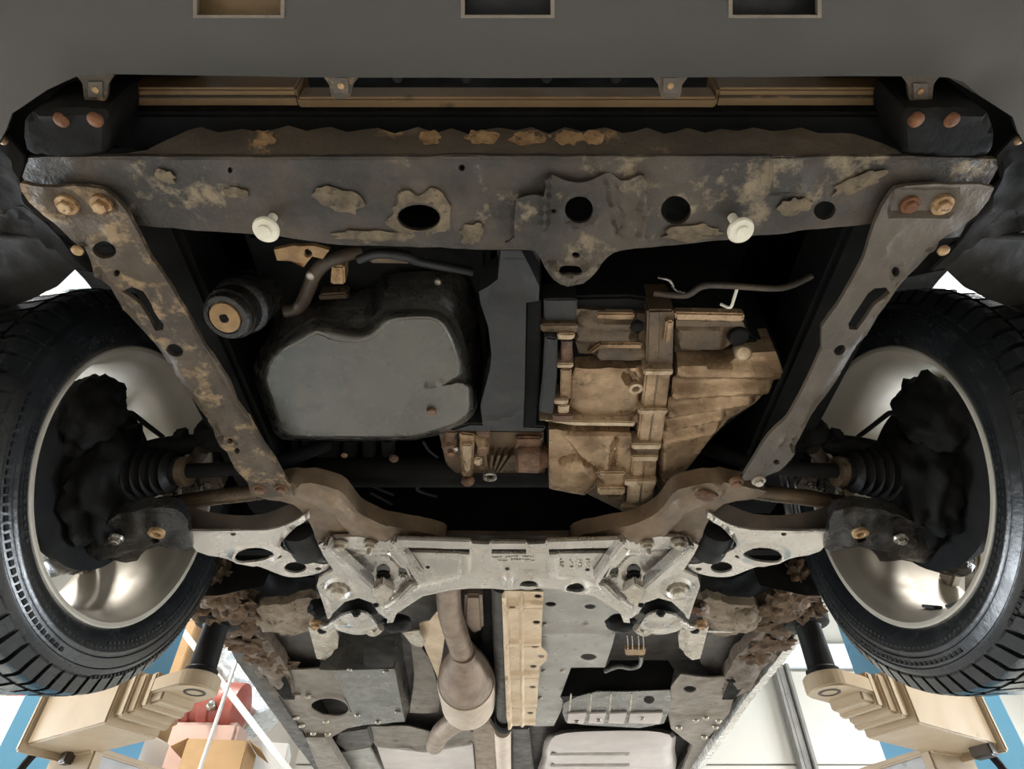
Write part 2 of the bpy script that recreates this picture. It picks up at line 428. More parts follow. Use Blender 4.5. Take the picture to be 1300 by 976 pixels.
mat('tube_white', (.9, .9, .88), rough=.5, bump=0)
g = bpy.data.materials.new('pane_glass'); g.use_nodes = True; t_ = g.node_tree; t_.nodes.remove(t_.nodes['Principled BSDF'])
a_ = t_.nodes.new('ShaderNodeBsdfTransparent'); b_ = t_.nodes.new('ShaderNodeBsdfGlossy'); b_.inputs['Roughness'].default_value = .03
m_ = t_.nodes.new('ShaderNodeMixShader'); m_.inputs[0].default_value = .06; t_.links.new(a_.outputs[0], m_.inputs[1]); t_.links.new(b_.outputs[0], m_.inputs[2])
t_.links.new(m_.outputs[0], t_.nodes['Material Output'].inputs[0]); M['pane_glass'] = g
e = bpy.data.materials.new('tube_glow'); e.use_nodes = True
e.node_tree.nodes['Principled BSDF'].inputs['Emission Color'].default_value = (1, .96, .9, 1)
e.node_tree.nodes['Principled BSDF'].inputs['Emission Strength'].default_value = 6; M['tube_glow'] = e

# ================================================================== the workshop
def struct(o): o['kind'] = 'structure'; return o
struct(box('floor', (-4.3, -4.2, -.1), (4.3, 5.2, 0), 'concrete', bev=0))
struct(box('ceiling', (-4.3, -4.2, 4.6), (4.3, 5.2, 4.7), 'ceiling_white', bev=0))
def boxes(name, bs, m, parent=None):
    V, Fc = [], []
    for a, b in bs:
        o = len(V); V += [(x, y, z) for x in (a[0], b[0]) for y in (a[1], b[1]) for z in (a[2], b[2])]
        Fc += [[o + i for i in f] for f in ([0, 1, 3, 2], [4, 6, 7, 5], [0, 4, 5, 1], [2, 3, 7, 6], [0, 2, 6, 4], [1, 5, 7, 3])]
    return put(name, V, Fc, m, parent, smooth=0)
for sx, nm, k in ((-1, 'wall_left', 1), (1, 'wall_right', 2)):  # side walls, with unseen windows added to let in grazing light
    x0, x1 = sorted((sx * 4.2, sx * 4.3))
    struct(boxes(nm, [((x0, -4.2, 0), (x1, 1.8, 4.6)), ((x0, 4.2, 0), (x1, 5.2, 4.6)), ((x0, 1.8, 0), (x1, 4.2, .7)), ((x0, 1.8, 2.3), (x1, 4.2, 4.6))], 'wall_white'))
    wn = thing('window_%d' % k, (sx * 4.25, 3.0, .7), 'white framed side window in the workshop wall', 'window'); del wn['category']; wn['kind'] = 'structure'
    xa, xb = sorted((sx * 4.22, sx * 4.27))
    for y in (1.8, 2.97, 4.14): box('window_bar', (xa, y, .7), (xb, y + .06, 2.3), 'tube_white', wn)
    for z in (.7, 2.24): box('window_rail', (xa, 1.86, z), (xb, 4.14, z + .06), 'tube_white', wn)
    for y in (1.86, 3.03): box('pane', (sx * 4.245 - .003, y, .76), (sx * 4.245 + .003, y + 1.11, 2.24), 'pane_glass', wn, bev=0)
struct(box('wall_front', (-4.2, -4.2, 0), (4.2, -4.1, 4.6), 'wall_white', bev=0))
struct(box('wall_back', (-4.2, 5.06, 0), (4.2, 5.2, 4.6), 'wall_white', bev=0))
dr = thing('door_1', (1.0, 5.0, 0), 'white sectional garage door of wide flat panels', 'door'); dr['kind'] = 'structure'
del dr['category']
for k in range(5):
    z0 = .02 + k * .632
    box('door_panel', (-1.5, 5.015, z0), (4.0, 5.05, z0 + .622), 'wall_white', dr, bev=.004)
struct(box('trim_1', (-1.6, 4.99, 3.2), (4.1, 5.055, 3.37), 'track_grey', bev=.004))
bpy.data.objects['trim_1'].data.materials[0] = M['ceiling_white']
# channel post standing in front of the sectional door
ct = thing('door_track', (2.02, 4.93, 0), 'grey folded steel door track running up the white sectional door', 'door track')
for dx, wd, dy in ((-.045, .03, .05), (0, .05, .028), (.045, .03, .05)):
    box('channel_fold', (2.02 + dx - wd / 2, 4.98 - dy, 0), (2.02 + dx + wd / 2, 5.01, 3.2), 'track_grey', ct, bev=.006)
# light fittings
for i, (x, y) in enumerate(LAMPPOS):
    f = thing('ceiling_light', (x, y, 4.5), 'white batten ceiling light with two glowing tubes', 'ceiling light', 'tube lights under the ceiling')
    box('lamp_housing', (x - .16, y - .72, 4.52), (x + .16, y + .72, 4.60), 'tube_white', f)
    for dx in (-.08, .08):
        lathe('light_tube', (x + dx, y - .7, 4.485), (0, 1, 0), [(0, .017), (1.4, .017)], 'tube_glow', f, n=12)

# ---------------------------------------------------------------- two-post lift
def lift_side(sgn, blue_side):
    side = 'left' if sgn < 0 else 'right'
    # post
    px_, py_ = sgn * 1.36, 2.22
    t = thing('lift_post', (px_, py_, 0), 'blue steel car lift post with beige arms beside the ' + ('shelf with boxes' if sgn < 0 else 'sectional garage door'), 'lift post', 'posts of the car lift')
    box('column', (px_ - .15, py_ - .13, .02), (px_ + .15, py_ + .13, 4.0), 'lift_blue', t, bev=.012)
    box('base_plate', (px_ - .25, py_ - .22, 0), (px_ + .25, py_ + .22, .02), 'lift_blue', t, bev=.003)
    ix = px_ - sgn * .17
    box('slide_rail', (min(ix, ix + sgn * .05), py_ - .16, .02), (max(ix, ix + sgn * .05), py_ - .10, 4.0), 'lift_blue', t, bev=.006)
    # front arm with carriage knuckle
    A = Vector((sgn * .70, 1.49, CZ)); d = Vector((sgn * .343, .215, 0)).normalized(); s = Vector((-d.y, d.x, 0))
    a = part_empty('swing_arm', (A.x, A.y, CZ + .45), t, 'beige telescopic arm with a black pad under the sill')
    def Z(h): return CZ + h
    def bx(n, s0, s1, wd, h0, h1, m='lift_beige', off=0, bev=.004):
        c = A + d * ((s0 + s1) / 2) + s * off; c.z = Z((h0 + h1) / 2)
        return obox(n, c, d, s1 - s0, wd, h1 - h0, m, a, bev=bev)
    # rounded cup with an eye
    ol = []
    for i in range(13):
        t_ = math.pi / 2 + math.pi * i / 12; ol.append((.045 * math.cos(t_), .05 * math.sin(t_)))
    ol += [(.09, -.05), (.09, .05)]
    V = []
    for h in (.495, .53):
        for (q, r) in ol: p = A + d * q + s * r; V.append((p.x, p.y, Z(h)))
    n = len(ol)
    cup = bevelled('pad_cup', V, [list(range(n)), list(range(2 * n - 1, n - 1, -1))] + [[i, (i + 1) % n, n + (i + 1) % n, n + i] for i in range(n)], 'lift_beige', a, bev=.004)
    lathe('cup_eye', (A.x, A.y, Z(.494)), (0, 0, -1), [(-.004, .024), (.0, .024), (.001, .018), (-.003, .016)], 'arm_brown', a, n=24)
    lathe('pad_post', (A.x, A.y, Z(.53)), (0, 0, 1), [(0, .036), (.012, .036), (.016, .03), (.108, .028), (.112, .03), (.114, .028)], 'black_rubber', a, n=28, label='black round post of the pad')
    lathe('pad', (A.x, A.y, Z(.644)), (0, 0, 1), [(0, .04), (.004, .05), (.02, .052), (.024, .046)], 'black_rubber', a, n=28)
    bx('inner_tube', .05, .20, .085, .475, .535)
    bx('tube_collar', .085, .105, .10, .468, .542)
    bx('middle_tube', .12, .26, .105, .462, .545)
    bx('tube_collar', .145, .165, .122, .455, .552)
    bx('outer_tube', .19, .50, .135, .445, .56)
    bx('end_plate', .50, .515, .16, .43, .58)
    bx('pivot_block', .43, .56, .15, .565, .60)
    bx('gear_tooth', .46, .49, .05, .42, .45, 'arm_brown', -.04)
    c = A + d * .52
    tube('cable', [(c.x, c.y - .03, Z(.46)), (c.x + sgn * .03, c.y - .03, Z(.40)), (c.x + sgn * .035, c.y - .02, Z(.34)), (c.x + sgn * .07, c.y, Z(.25))], .009, 'black_rubber', a, n=8)
    # rear arm
    r = part_empty('swing_arm', (sgn * .93, 1.86, CZ + .35), t, 'grey arm reaching back under the car')
    B = Vector((sgn * 1.08, 1.78, CZ - .02)); e_ = Vector((-sgn * .42, 1.0, 0)).normalized()
    def by(n, s0, s1, wd, h0, h1, m='lift_beige'):
        c = B + e_ * ((s0 + s1) / 2); c.z = Z((h0 + h1) / 2); return obox(n, c, e_, s1 - s0, wd, h1 - h0, m, r, bev=.004)
    by('outer_tube', 0, .62, .14, .36, .44, 'grey_metal')
    by('end_rib', -.01, .02, .15, .34, .45)
    by('inner_tube', .55, 1.0, .11, .37, .43)
    by('top_plate', -.02, .40, .15, .44, .455)
lift_side(-1, 0); lift_side(1, 0)

# ---------------------------------------------------------------- shelf and stock behind, left
def bpx(name, px0, py0, px1, y, bottom, depth, m, rz=0, bev=.004):
    """crate on the shelf: upper left / right corner directions at distance y give its size"""
    a = PYpt(px0, py0, y); b = PYpt(px1, py0, y)
    return a.x, b.x, a.z
SH = 2.06; SL = SH + .16
sh = thing('storage_shelf', (-2.4, 4.2, 0), 'grey steel storage shelf along the back wall carrying boxes', 'shelf')
box('shelf_board', (-3.9, 3.2, SH - .04), (-1.25, 4.7, SH), 'grey_metal', sh)
for x in (-3.86, -1.32):
    for y in (3.23, 4.65): box('shelf_leg', (x - .03, y - .03, 0), (x + .03, y + .03, SH - .04), 'grey_metal', sh)
def carton(name, x0, x1, y0, y1, z1, m, label, z0=SH, rot=0, flaps=True):
    t = thing(name, ((x0 + x1) / 2, (y0 + y1) / 2, z0), label, 'box', 'boxes on the storage shelf')
    box('box_body', (x0, y0, z0), (x1, y1, z1), m, t, bev=.006)
    if flaps:
        box('tape_strip', (x0 - .001, (y0 + y1) / 2 - .03, z1 - .0005), (x1 + .001, (y0 + y1) / 2 + .03, z1 + .002), 'white_card', t, bev=0)
        for sx in (-1, 1):
            xx = x0 if sx < 0 else x1
            bevelled('box_flap', [(xx, y0, z1), (xx, y1, z1), (xx + sx * .07, y1, z1 - .04), (xx + sx * .07, y0, z1 - .04), (xx, y0, z1 + .004), (xx, y1, z1 + .004), (xx + sx * .07, y1, z1 - .036), (xx + sx * .07, y0, z1 - .036)],
                     [[0, 1, 2, 3], [7, 6, 5, 4], [0, 4, 5, 1], [1, 5, 6, 2], [2, 6, 7, 3], [3, 7, 4, 0]], m, t, bev=0)
    t.rotation_euler.z = rot
    return t
carton('cardboard_box', -1.66, -1.36, 3.60, 3.86, SL + .10, 'cardboard', 'small brown cardboard box in front of the red canister', rot=.12)
carton('cardboard_box', -2.10, -1.84, 3.58, 3.82, SL + .13, 'white_card', 'white carton with a brown edge beside the red canister', flaps=False, rot=-.15)
carton('cardboard_box', -2.56, -2.12, 4.22, 4.62, SL + 1.0, 'cardboard', 'tall brown cardboard box behind the white leaning batten')
carton('cardboard_box', -3.05, -2.62, 3.75, 4.15, SL + .36, 'white_card', 'white carton at the far end of the shelf beside the blue post', flaps=False)
carton('cardboard_box', -1.66, -1.36, 4.24, 4.50, SL + .26, 'white_card', 'low pale carton between the red canister and the garage door', flaps=False, rot=.2)
# red canister
rc = thing('canister', (-1.73, 4.05, SH), 'ribbed red plastic canister with a pink round end on the shelf', 'canister')
lathe('canister_body', (-1.90, 4.06, SL + .42), (1, 0, -.12), [(0, .10), (.01, .135), (.05, .14), (.06, .13), (.10, .13), (.11, .14), (.16, .14), (.17, .13), (.21, .13), (.22, .14), (.30, .14), (.32, .10)], 'red_plastic', rc, n=36)
lathe('end_cap', (-1.915, 4.06, SL + .422), (-1, 0, .12), [(0, .12), (.02, .13), (.035, .11), (.036, .06), (.02, .055)], 'pink_plastic', rc, n=36)
box('canister_stand', (-1.93, 3.96, SH), (-1.55, 4.16, SL + .29), 'pink_plastic', rc, bev=.02)
blob('cap_knob', (-1.72, 3.915, SL + .36), (.03, .03, .03), 'steel_bolt', rc, .05, sub=3)
# red bottle at the far end
rb = thing('bottle', (-2.98, 4.0, SL + .36), 'dark red bottle standing on the white carton beside the blue post', 'bottle')
lathe('bottle_body', (-2.86, 3.95, SL + .36), (0, 0, 1), [(0, .06), (.005, .07), (.12, .07), (.16, .04), (.18, .025), (.21, .025)], 'red_plastic', rb, n=24)
lathe('bottle_cap', (-2.86, 3.95, SL + .565), (0, 0, 1), [(0, .03), (.03, .03), (.034, .027)], 'cardboard', rb, n=20)
# white batten leaning against the stock, thin rod, silver duct
a, b = PYpt(222, 788, 3.48), PYpt(336, 938, 3.48)
b = a + (b - a) * ((SH + .02 - a.z) / (b.z - a.z))
tag(obox('leaning_batten', (a + b) / 2, b - a, (b - a).length, .045, .03, 'white_card', bev=.003), 'white wooden batten leaning over the shelf beside the silver duct', 'batten')
a, b = PYpt(301, 838, 3.30), PYpt(262, 952, 3.30)
tag(tube('thin_rod', [a, a.lerp(b, .5), a + (b - a) * ((SH - a.z) / (b.z - a.z))], .009, 'white_card', n=10), 'thin white rod standing up in front of the red canister', 'rod')
a, b, c_ = PYpt(292, 830, 4.35), PYpt(318, 878, 4.35), PYpt(338, 915, 4.35)
dct = tube('duct', [a, a.lerp(b, .5), b, c_], lambda t: .13, 'foil', n=28, k=14)
for v in dct.data.vertices:
    q = v.co * 9; v.co += Vector((noise.noise(q), noise.noise(q + Vector((5, 0, 0))), noise.noise(q + Vector((0, 5, 0))))) * .035
tag(dct, 'crumpled silver foil ventilation duct hanging beside the white batten', 'duct')

# ================================================================== the car
H0 = CZ
car = thing('car', (0, 1.6, CZ + .30), 'dirty dark grey car raised overhead on the lift, seen from below without its engine undertray', 'car')
# ---------------- bumper
lip = [(-60, 260), (-20, 215), (8, 165), (18, 143), (60, 114), (100, 96), (130, 93), (420, 97), (650, 98), (880, 97), (1165, 95), (1200, 97), (1240, 120), (1282, 147), (1292, 168), (1320, 215), (1360, 260)]
pb = plane3((100, 97, .640), (1200, 97, .640), (650, 0, .652))
opn = [rect(250, -60, 356, 19), rect(590, -60, 699, 19), rect(930, -60, 1038, 19)]
bum = plate('front_bumper', lip + [(1400, 150), (1400, -90), (-100, -90), (-100, 150)], pb, 'bumper_paint', car, .004, holes=opn, grid=.022,
            relief=[ridge([(20, 150), (100, 99), (650, 101), (1200, 100), (1280, 150)], 9, .005), ridge([(60, 0), (100, 60), (120, 92)], 10, .003), ridge([(1180, -20), (1165, 50), (1170, 90)], 12, .003), ridge([(1255, -20), (1245, 60)], 14, .003), rough(.0022, 85)],
            label='dark grey painted bumper underside')
for op in opn:
    x0, y0, x1, y1 = op[0][0], op[0][1], op[2][0], op[2][1]
    fr = [(x0 - 5, y0), (x1 + 5, y0), (x1 + 5, y1 + 4), (x0 - 5, y1 + 4)]
    plate('grille_frame', [(x0 - 5, y0), (x0, y0), (x0, y1), (x1, y1), (x1, y0), (x1 + 5, y0), (x1 + 5, y1 + 4), (x0 - 5, y1 + 4)], plane3((100, 97, .6385), (1200, 97, .6385), (650, 0, .6505)), 'floor_brown', bum, .006)
    pr = Plane(pb.p + Vector((0, 0, .03)), pb.n)
    plate('grille_pane', [(x0 - 12, y0), (x1 + 12, y0), (x1 + 12, y1 + 22), (x0 - 12, y1 + 22)], pr, 'brown_duct' if x0 < 300 else 'bay_grey', bum, .003)
# curved bumper nose (front face) above the frame
prof = [(.135, .662), (.10, .69), (.075, .74), (.06, .82), (.065, .92), (.10, .99)]
V, Fc = [], []
NX = 40
for i in range(NX + 1):
    x = -.868 + 1.736 * i / NX; bow = .33 * abs(x / .85) ** 3
    for (y, h) in prof: V.append((x, y + bow, CZ + h))
for i in range(NX):
    for k in range(len(prof) - 1):
        a = i * len(prof) + k; Fc.append([a, a + 1, a + 1 + len(prof), a + len(prof)])
put('bumper_nose', V, Fc, 'bumper_paint', car)
for sx in (-1, 1):
    inn = [(.50, .185, .654), (.56, .235, .654), (.60, .30, .656), (.64, .38, .66), (.67, .48, .665)]
    V, Fc = [], []
    for i, (xi, yi, hi) in enumerate(inn):
        xo = .50 + .368 * i / 4; yo = .135 + .33 * (xo / .85) ** 3
        for k in range(4):
            t = k / 3; V.append((sx * (xi + (xo - xi) * t), yi + (yo - yi) * t, CZ + hi + (.662 - hi) * t - .012 * math.sin(math.pi * t)))
    for i in range(4):
        for k in range(3): a = i * 4 + k; Fc.append([a, a + 1, a + 5, a + 4])
    put('bumper_corner', V, Fc, 'bumper_paint', car)
# tabs on the lip
for (x, y0, y1, w0) in ((121, 94, 131, 22), (433, 96, 126, 20), (851, 96, 126, 20), (1169, 95, 133, 22)):
    tb = plate('bumper_tab', cat([(x - w0, y0), (x - w0 * .75, y0 + 12), (x - w0 * .6, y1 - 4), (x, y1), (x + w0 * .6, y1 - 4), (x + w0 * .75, y0 + 12), (x + w0, y0)], 3), PH(.637), 'lip_steel', car, .005, holes=[ell(x, y1 - 17, 3, 3)], grid=.006,
               relief=[step(rect(x - 9, y1 - 27, x + 9, y1 - 8), .002, 3)])
    plate('tab_washer', rect(x - 9, y1 - 27, x + 9, y1 - 8), PH(.6345), 'brace_right', tb, .001, holes=[ell(x, y1 - 17, 4, 4)])
    bolt(x, y1 - 17, .6345, 4.5, tb, 'rust_bolt', 'dome')
# air duct bars behind the lip
box('duct_panel', (-.42, .215, CZ + .70), (.42, .235, CZ + .78), 'brown_duct', car)
prism('duct_bar', [(165, 112), (375, 112), (386, 150), (150, 150)], .70, .05, 'brown_duct', car)
prism('duct_bar', [(912, 112), (1135, 112), (1120, 150), (905, 150)], .70, .05, 'brown_duct', car)
prism('duct_bar', [(376, 124), (912, 124), (908, 139), (380, 139)], .695, .03, 'brown_duct', car)
for (x0, x1, yy) in ((165, 376, 122), (912, 1132, 122)):
    prism('duct_lip', [(x0, yy), (x1, yy), (x1, yy + 3), (x0, yy + 3)], .697, .004, 'lip_steel', car, bev=.001)
for x in (340, 505, 592, 694, 782, 945):
    bolt(x, 98 if 400 < x < 900 else 142, .64 if 400 < x < 900 else .699, 7, car, 'bay_black' if 400 < x < 900 else 'rust_part', 'dome', 'duct_clip')
# ---------------- radiator support: wavy front lip and main face
wav = [(150, 197), (185, 190), (215, 176), (240, 165)]
rr = random.Random(3); x = 255
while x < 1060:
    wav.append((x, 162 + rr.uniform(-2, 2))); wav.append((x + 22, 168 + rr.uniform(-2, 2))); x += rr.choice((42, 52, 60))
wav += [(1085, 170), (1120, 182), (1150, 197)]
plw = plane3((100, 197, .621), (1200, 197, .621), (650, 160, .655))
sup = plate('radiator_support', [(36, 200), (60, 197), (140, 196), (400, 197), (650, 196), (900, 196), (1150, 196), (1262, 199), (1266, 212), (1240, 262), (1218, 300), (1175, 305), (1110, 284), (1000, 294), (870, 310), (800, 316), (640, 317), (560, 314), (430, 311), (340, 298), (230, 291), (175, 286), (120, 300), (85, 292), (56, 266), (28, 225)], PH(.62), 'black_steel', car, .006,
            holes=[ell(532, 275, 27, 17), ell(735, 266, 19, 18), ell(858, 267, 19, 18), ell(1047, 267, 14, 12, -15), ell(292, 216, 3, 4), ell(586, 216, 4, 4), ell(997, 215, 4, 4)], grid=.008,
            relief=[ridge([(40, 199), (650, 197), (1262, 199)], 5, .004), ring(532, 275, 30, 20, .35, .004), ridge([(608, 240), (652, 240)], 5, .003), ridge([(608, 276), (655, 275)], 5, .003), step(rect(560, 196, 606, 246), -.004, 4),
                    step(rect(976, 196, 1018, 244), .006, 5), ridge([(175, 210), (195, 230), (215, 235)], 8, .003), rough(.0022, 26), ridge([(440, 303), (620, 312), (860, 305), (1000, 290)], 6, .003)], label='dirty black steel radiator support beam')
plate('front_lip', wav + [(1150, 199), (650, 199)], plw, 'lip_steel', sup, .003, grid=.008, relief=[rough(.002, 18)], label='wavy rusty edge of the support beam')
prism('nut_plate', rect(979, 199, 1014, 241), .612, .006, 'black_steel', sup, bev=.002)
# caked dirt on the beam: separate crusts with ragged edges
rg = random.Random(11)
def ragged(cx, cy, rx, ry, n=20, amp=.22, ang=0):
    a0 = math.radians(ang); out = []
    for i in range(n):
        t = 2 * math.pi * i / n; k = 1 + amp * rg.uniform(-1, 1)
        x_, y_ = rx * k * math.cos(t), ry * k * math.sin(t); out.append((cx + x_ * math.cos(a0) - y_ * math.sin(a0), cy + x_ * math.sin(a0) + y_ * math.cos(a0)))
    return out
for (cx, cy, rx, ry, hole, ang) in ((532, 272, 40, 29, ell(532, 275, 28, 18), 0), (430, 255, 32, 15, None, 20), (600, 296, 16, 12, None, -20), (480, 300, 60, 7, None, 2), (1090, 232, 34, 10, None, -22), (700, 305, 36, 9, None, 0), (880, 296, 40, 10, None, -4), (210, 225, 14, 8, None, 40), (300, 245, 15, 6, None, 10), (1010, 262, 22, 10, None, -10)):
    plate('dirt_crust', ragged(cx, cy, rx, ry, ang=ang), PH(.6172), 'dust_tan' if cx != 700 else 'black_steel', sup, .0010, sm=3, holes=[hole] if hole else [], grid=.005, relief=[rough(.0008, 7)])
for (cx, rx) in ((612, 20), (672, 24), (722, 20), (752, 14), (546, 12), (335, 14)):
    plate('rust_crust', ragged(cx, 174, rx, 9), Plane(plw.p + plw.n * .0016, plw.n), 'rust_crust', sup, .0012, sm=3, grid=.005, relief=[rough(.0010, 7)])
# centre hook bracket
hb = [(692, 226), (701, 222), (716, 228), (731, 231), (748, 230), (762, 223), (776, 221), (787, 229), (799, 229), (812, 222), (821, 229), (822, 262), (817, 298), (824, 310), (790, 318), (771, 326), (757, 345), (741, 360), (720, 363), (703, 355), (690, 336), (680, 319), (655, 314), (641, 308), (653, 300), (656, 252), (690, 247)]
plate('hook_bracket', hb, plane3((690, 230, .613), (820, 230, .613), (724, 360, .598)), 'black_steel', sup, .005, sm=2, holes=[ell(735, 266, 18, 17), ell(703, 268, 3, 3), ell(731, 324, 5, 3.5), ell(724, 342, 15, 5)], grid=.005,
      relief=[ring(735, 266, 24, 22, .3, .003), ridge([(693, 228), (690, 290)], 6, .006), ridge([(819, 230), (815, 300)], 6, .006), ridge([(775, 225), (787, 290)], 9, -.005), ridge([(700, 340), (722, 356), (750, 340)], 8, .006), rough(.003, 16)], label='dirty steel hook bracket with an eye')
# white plastic fasteners
for (x, y, kx, ky) in ((338, 291, 347, 275), (940, 292, 929, 275)):
    p = P(x, y, .596); q = P(kx, ky, .62); ax = (p - q).normalized(); ax = (ax + Vector((0, -.3, -.6))).normalized()
    fs = lathe('plastic_fastener', p, ax, [(-.012, .004), (-.004, .006), (-.003, .0135), (.001, .0145), (.004, .013), (.005, .0075), (.008, .007), (.009, .004)], 'white_plastic', sup, n=28, label='white plastic push fastener')
    tube('fastener_pin', [p - ax * .004, (p + q) / 2, q], .005, 'white_plastic', fs, n=12)
# corner rubber mounts
for sx, ol, bs in ((0, [(36, 150), (50, 137), (80, 132), (128, 133), (142, 145), (141, 185), (128, 194), (60, 194), (38, 185)], ((78, 152), (121, 152))),
                   (1, [(1144, 140), (1165, 132), (1225, 131), (1247, 138), (1257, 165), (1252, 188), (1235, 195), (1150, 193), (1142, 180)], ((1163, 152), (1208, 152)))):
    m_ = plate('corner_mount', ol, PH(.628), 'bay_black', car, .07, sm=3, grid=.006, relief=[step(cat(ol, 2), .012, 10), ridge([ol[1], ol[3]], 6, .003)])
    for b_ in bs: bolt(*b_, .616, 9.5, m_, 'red_rust', 'dome')
for sx in (-1, 1):  # unseen dark panels added to stop light leaking in at the corners
    box('corner_baffle', (min(sx * .34, sx * .70), .16, CZ + .73), (max(sx * .34, sx * .70), .46, CZ + .745), 'bay_black', car)
    box('corner_baffle', (min(sx * .60, sx * .615), .16, CZ + .66), (max(sx * .60, sx * .615), .40, CZ + .74), 'bay_black', car)
# ---------------- diagonal braces
OL_L = [(25, 233), (40, 236), (70, 238), (110, 237), (146, 252), (169, 284), (193, 330), (210, 354), (230, 388), (247, 421), (271, 455), (291, 486), (300, 510), (316, 530), (330, 557), (349, 584), (361, 606), (374, 626), (345, 632), (319, 628), (315, 614), (298, 594), (288, 574), (271, 560), (264, 543), (233, 503), (200, 452), (173, 421), (152, 398), (135, 371), (118, 354), (101, 318), (78, 291), (37, 257)]
SL_L = [(154, 370), (168, 364), (182, 370), (196, 395), (208, 412), (207, 419), (197, 420), (188, 404), (178, 387), (164, 376)]
brL = plate('diagonal_brace', OL_L, plane3((85, 260, .607), (129, 260, .607), (340, 625, .592)), 'brace_left', car, .006, sm=2, holes=[ell(133, 317, 16, 11), SL_L, ell(222, 445, 11, 8, 20), ell(292, 560, 3.5, 3.5), ell(301, 572, 3.5, 3.5), ell(148, 347, 4, 4)], grid=.006,
            relief=[ridge([(105, 318), (125, 352), (172, 416), (196, 440), (240, 508), (275, 556)], 9, -.010), ridge([(196, 425), (215, 462), (250, 515), (268, 545), (300, 553), (302, 562)], 3.5, .004), ring(148, 347, 11, 9, .4, .003), step([(60, 242), (140, 242), (150, 268), (70, 272)], -.006, 6), ridge([(140, 290), (160, 340)], 10, .003), ridge([(232, 400), (300, 525), (350, 600)], 6, -.004), rough(.002, 14)], label='mud-stained brown steel brace on the oil pan side')
for b_ in ((85, 260), (129, 260)): bolt(*b_, .611, 14, brL, 'rust_bolt', 'hex')
OL_R = [(1131, 246), (1150, 236), (1215, 234), (1262, 238), (1240, 272), (1215, 292), (1192, 306), (1185, 327), (1151, 364), (1138, 381), (1114, 415), (1104, 432), (1094, 442), (1077, 469), (1063, 493), (1050, 510), (1033, 533), (1019, 560), (1006, 581), (989, 598), (960, 608), (941, 610), (945, 601), (962, 574), (975, 554), (999, 530), (1009, 513), (1019, 496), (1033, 466), (1043, 442), (1044, 415), (1063, 388), (1077, 364), (1097, 327), (1110, 284)]
SL_R = [(1110, 366), (1125, 365), (1130, 372), (1110, 388), (1098, 405), (1088, 419), (1078, 418), (1077, 411), (1090, 390), (1102, 372)]
brR = plate('diagonal_brace', OL_R, plane3((1153, 260, .607), (1196, 260, .607), (960, 605, .592)), 'brace_right', car, .006, sm=2, holes=[SL_R, ell(1066, 444, 8, 6, -30), ell(1137, 345, 5, 6), ell(986, 587, 4, 3)], grid=.006,
            relief=[ridge([(1180, 325), (1140, 374), (1106, 425), (1085, 452), (1045, 512), (1012, 568)], 9, -.010), ridge([(1095, 430), (1062, 480), (1035, 520), (1020, 545), (995, 552), (988, 566)], 3.5, .004), ring(1137, 345, 12, 12, .4, .004), step([(1135, 242), (1215, 242), (1210, 274), (1128, 274)], -.006, 6), ridge([(1145, 290), (1130, 300), (1120, 325)], 5, .003), rough(.0015, 16)], label='greyer brown steel brace on the gearbox side')
bolt(1155, 260, .611, 12, brR, 'red_rust', 'hex'); bolt(1196, 260, .611, 14, brR, 'rust_bolt', 'hex')
bolt(1110, 302, .611, 7, brR, 'red_rust', 'dome')
for (x, y) in ((330, 620), (357, 620)): bolt(x, y, .592, 9, brL, 'rust_part', 'hex')
for (x, y, m_) in ((935, 612, 'rust_part'), (963, 610, 'strap_silver')): bolt(x, y, .590, 9, brR, m_, 'hex')
# ---------------- subframe: front rail
railL = [(318, 624), (345, 618), (372, 612), (395, 613), (430, 622), (442, 634), (455, 650), (472, 660), (495, 668), (560, 672), (645, 673)]
railLb = [(645, 692), (560, 691), (500, 692), (488, 698), (470, 704), (452, 698), (430, 696), (405, 694), (398, 675), (388, 655), (372, 640), (340, 634)]
ARM_ = [(318, 624), (345, 618), (372, 612), (395, 613), (430, 622), (442, 634), (455, 650), (472, 660), (495, 668), (530, 674), (562, 682), (562, 689), (530, 691), (500, 692), (488, 698), (470, 704), (452, 698), (430, 696), (405, 694), (398, 675), (388, 655), (372, 640), (340, 634)]
rfc = Plane(P(645, 692, .592), (0, -1, -.12))
rail = plate('subframe_rail', [(488, 666), (520, 671), (560, 673), (645, 674), (731, 673), (771, 671), (803, 666), (803, 693), (645, 692), (488, 693)], rfc, 'arm_brown', car, .02, grid=.012, relief=[ridge([(490, 680), (645, 682), (800, 680)], 8, .004), rough(.002, 16)], label='dark front face of the subframe rail')  # shade of this unlit face is put into its darker brown
for fn, lb in ((lambda q: q, 'oil pan side'), (mir, 'gearbox side')):
    plate('rail_arm', fn(ARM_), PH(.594), 'rail_brown', rail, .03, sm=2, grid=.006, relief=[ridge(fn([(380, 620), (425, 640), (450, 668), (490, 684), (512, 684)]), 11, .010), ridge(fn([(405, 668), (430, 672)]), 3, .003), rough(.0025, 14)], label='rusty tan rail arm on the ' + lb)
blob('rust_lump', P(897, 628, .585), (.018, .012, .01), 'rust_part', rail, .3, 3, 2, 3)
